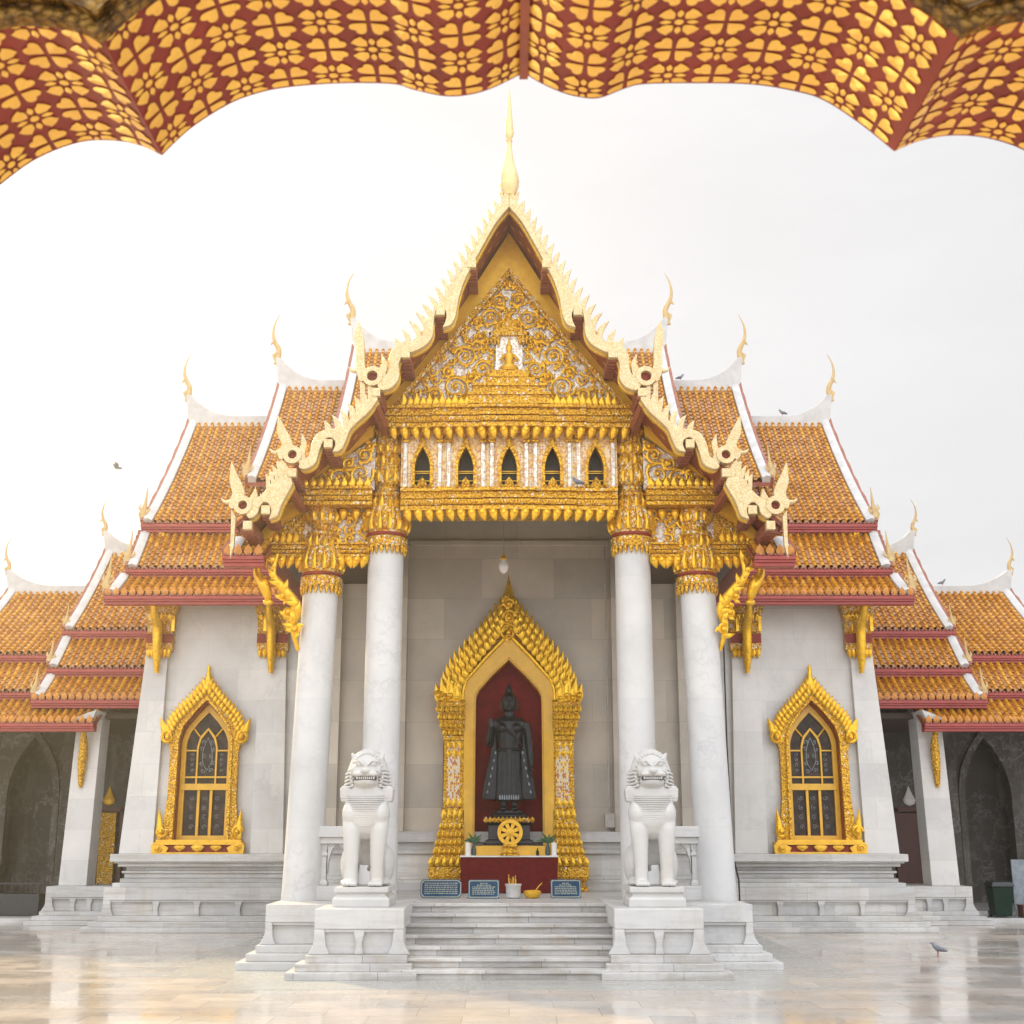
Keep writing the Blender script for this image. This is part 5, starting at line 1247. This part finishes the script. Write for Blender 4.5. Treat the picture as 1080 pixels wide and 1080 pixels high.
# ------------------------------------------------------------------ gateway arch overhead, close to the camera
M['olddark'] = gold('tarnished_gold', base=(.30, .17, .03), crevice_shade=(.08, .04, .01), scale=30, metal=.5)
GA = thing('gateway_arch', 'red gateway arch with a scalloped edge and gold stencilled flowers overhead', 'archway', (.05, -21, 0))
GP = [(-2.35, 0), (-2.35, 2.9), (-2.25, 3.3), (-2.02, 3.62), (-2.06, 3.9), (-1.95, 4.18), (-1.72, 4.40), (-1.60, 4.50), (-1.46, 4.56), (-1.34, 4.565), (-1.25, 4.545), (-1.18, 4.51),
      (-1.09, 4.61), (-.97, 4.70), (-.87, 4.745), (-.76, 4.77), (-.58, 4.785), (-.40, 4.782), (-.33, 4.76), (-.22, 4.735), (-.13, 4.742), (-.05, 4.77), (.05, 4.825),
      (.11, 4.785), (.18, 4.75), (.24, 4.732), (.31, 4.728), (.40, 4.765), (.47, 4.782), (.66, 4.785), (.84, 4.78), (.98, 4.755), (1.08, 4.72), (1.20, 4.63), (1.31, 4.525), (1.40, 4.565), (1.51, 4.585), (1.63, 4.575), (1.75, 4.53), (1.85, 4.45), (2.05, 4.2), (2.16, 3.92), (2.12, 3.64), (2.35, 3.3), (2.45, 2.9), (2.45, 0)]
shp = {1, 3, 11, 22, 34, 42, 44}
GS = smooth(GP, False, 5, shp)
YF, YN = -21.0, -21.66
m = MB(); i0 = 5 * 3; i1 = len(GS) - 1 - 5 * 3; tp = []
for i, (x, z) in enumerate(GS):
    if i <= i0: tp.append((-3.4, z * 6.4 / GS[i0][1]))
    elif i >= i1: tp.append((3.5, z * 6.4 / GS[i1][1]))
    else: tp.append((-3.4 + 6.9 * (i - i0) / (i1 - i0) if not (-1.9 < x < 2.0) else x * 1.15, 6.4))
for i in range(i0, i1):
    if tp[i + 1][0] < tp[i][0]: tp[i + 1] = (tp[i][0] + .0005, 6.4)
m.ring_prism(tp, GS, YN, YF); ga = part('arch_slab', m, ['red'], GA)
m = MB(); m.ring_prism([(x, z + .12) for x, z in GS], [(x, z - .012) for x, z in GS], YN - .05, YN - .002); m.ring_prism([(x, z + .2) for x, z in GS], [(x, z + .03) for x, z in GS], YN - .09, YN - .051); part('rear_moulding', m, 'olddark', GA)
m = MB(); m.box(.035, .065, YN, YF, 4.80, 4.84); part('centre_seam', m, 'soffit', GA)
# stencil on the soffit of the arch
Ls = [0]
for a, b in zip(GS, GS[1:]): Ls.append(Ls[-1] + math.dist(a, b))
def on(sv, yv, off=.004):
    k = 0
    lo, hi = 0, len(Ls) - 1
    while hi - lo > 1:
        md = (lo + hi) // 2
        if Ls[md] <= sv: lo = md
        else: hi = md
    k = min(lo, len(GS) - 2); t = (sv - Ls[k]) / ((Ls[k + 1] - Ls[k]) or 1)
    x = GS[k][0] + (GS[k + 1][0] - GS[k][0]) * t; z = GS[k][1] + (GS[k + 1][1] - GS[k][1]) * t
    dx, dz = GS[k + 1][0] - GS[k][0], GS[k + 1][1] - GS[k][1]; d = math.hypot(dx, dz) or 1
    return (x + dz / d * off, yv, z - dx / d * off)
CELL = .150; smid = Ls[GS.index(min(GS, key=lambda p_: math.dist(p_, (.05, 4.825))))]
heart = smooth([(.07, 0), (.20, .12), (.32, .205), (.43, .19), (.475, .10), (.43, 0), (.475, -.10), (.43, -.19), (.32, -.205), (.20, -.12)], True, 2, {0, 5})
spade = smooth([(.17, 0), (.24, .09), (.33, .15), (.41, .15), (.50, .17), (.53, 0), (.50, -.17), (.41, -.15), (.33, -.15), (.24, -.09)], True, 2, {0, 4, 6})
drop = smooth([(.16, 0), (.24, .06), (.33, .065), (.42, 0), (.33, -.065), (.24, -.06)], True, 2, {3})
disc = [(.10 * cos(k * pi / 5), .10 * sin(k * pi / 5)) for k in range(10)]
cusp_s = [Ls[5 * k_] for k_ in (3, 11, 22, 34, 42)]
def sc_mean(poly, ang, sc, scl): return sc + CELL * scl * sum(a * cos(ang) - b * sin(ang) for a, b in poly) / len(poly)
def stencil():
    m = MB()
    def put(poly, ang, sc, yc, scl=1.0):
        vs = []; raw = []
        for a, b in poly:
            u = a * cos(ang) - b * sin(ang); v = a * sin(ang) + b * cos(ang)
            sv, yv = sc + u * CELL * scl, yc + v * CELL * scl
            if not (YN + .004 < yv < YF - .014): yv = max(YN + .004, min(YF - .014, yv))
            if not (0 < sv < Ls[-1]): return
            vs.append(on(sv, yv)); raw.append((sv, yv))
        for q_ in cusp_s:
            if abs(sc_mean(poly, ang, sc, scl) - q_) < CELL * scl: vs = [on(max(sv_, q_ + .001) if sc_mean(poly, ang, sc, scl) > q_ else min(sv_, q_ - .001), yv_) for sv_, yv_ in raw]
        cs = (sum(v_[0] for v_ in vs) / len(vs), sum(v_[1] for v_ in vs) / len(vs), 0)
        uc = sum(a * cos(ang) - b * sin(ang) for a, b in poly) / len(poly); vc = sum(a * sin(ang) + b * cos(ang) for a, b in poly) / len(poly)
        cpt = on(sc + uc * CELL * scl, max(YN + .004, min(YF - .014, yc + vc * CELL * scl)), .006)
        n = len(vs); m.add(vs + [cpt], [(i, (i + 1) % n, n) for i in range(n)])
    nr = int((YF - YN) / CELL) + 1
    for i in range(-int(smid / CELL), int((Ls[-1] - smid) / CELL)):
        sc = smid + (i + .5) * CELL
        k = on(sc, 0)
        if k[2] < 2.6: continue
        for j in range(nr):
            yc = YF - .004 - (j + .34) * CELL
            if (i + j) % 2 == 0:
                for q in range(4): put(heart, pi / 4 + q * pi / 2, sc, yc)
            else:
                put(disc, 0, sc, yc)
                for q in range(4): put(spade, pi / 4 + q * pi / 2, sc, yc, .98); put(drop, q * pi / 2, sc, yc)
    part('gold_stencil', m, 'archgold', GA)
M['archgold'] = gold('arch_gilding', base=(.95, .57, .085), scale=30, bump=.06, metal=.15, rough=.3)
stencil()

# ------------------------------------------------------------------ haze volume added to imitate warm sun glare at left
hm = bpy.data.materials.new('glow_haze'); hm.use_nodes = True; ht = hm.node_tree; ht.nodes.clear()
pv = ht.nodes.new('ShaderNodeVolumePrincipled'); pv.inputs['Color'].default_value = (1.0, .97, .92, 1); pv.inputs['Density'].default_value = .0013; pv.inputs['Anisotropy'].default_value = .74
ho = ht.nodes.new('ShaderNodeOutputMaterial'); ht.links.new(pv.outputs[0], ho.inputs['Volume'])
M['haze'] = hm
m = MB(); m.box(-95, 95, -65, 115, -1.3, 19.5)
tag(part('haze', m, 'haze'), 'warm pale haze added over the whole courtyard to make the sun glare glow', 'haze', kind='stuff')
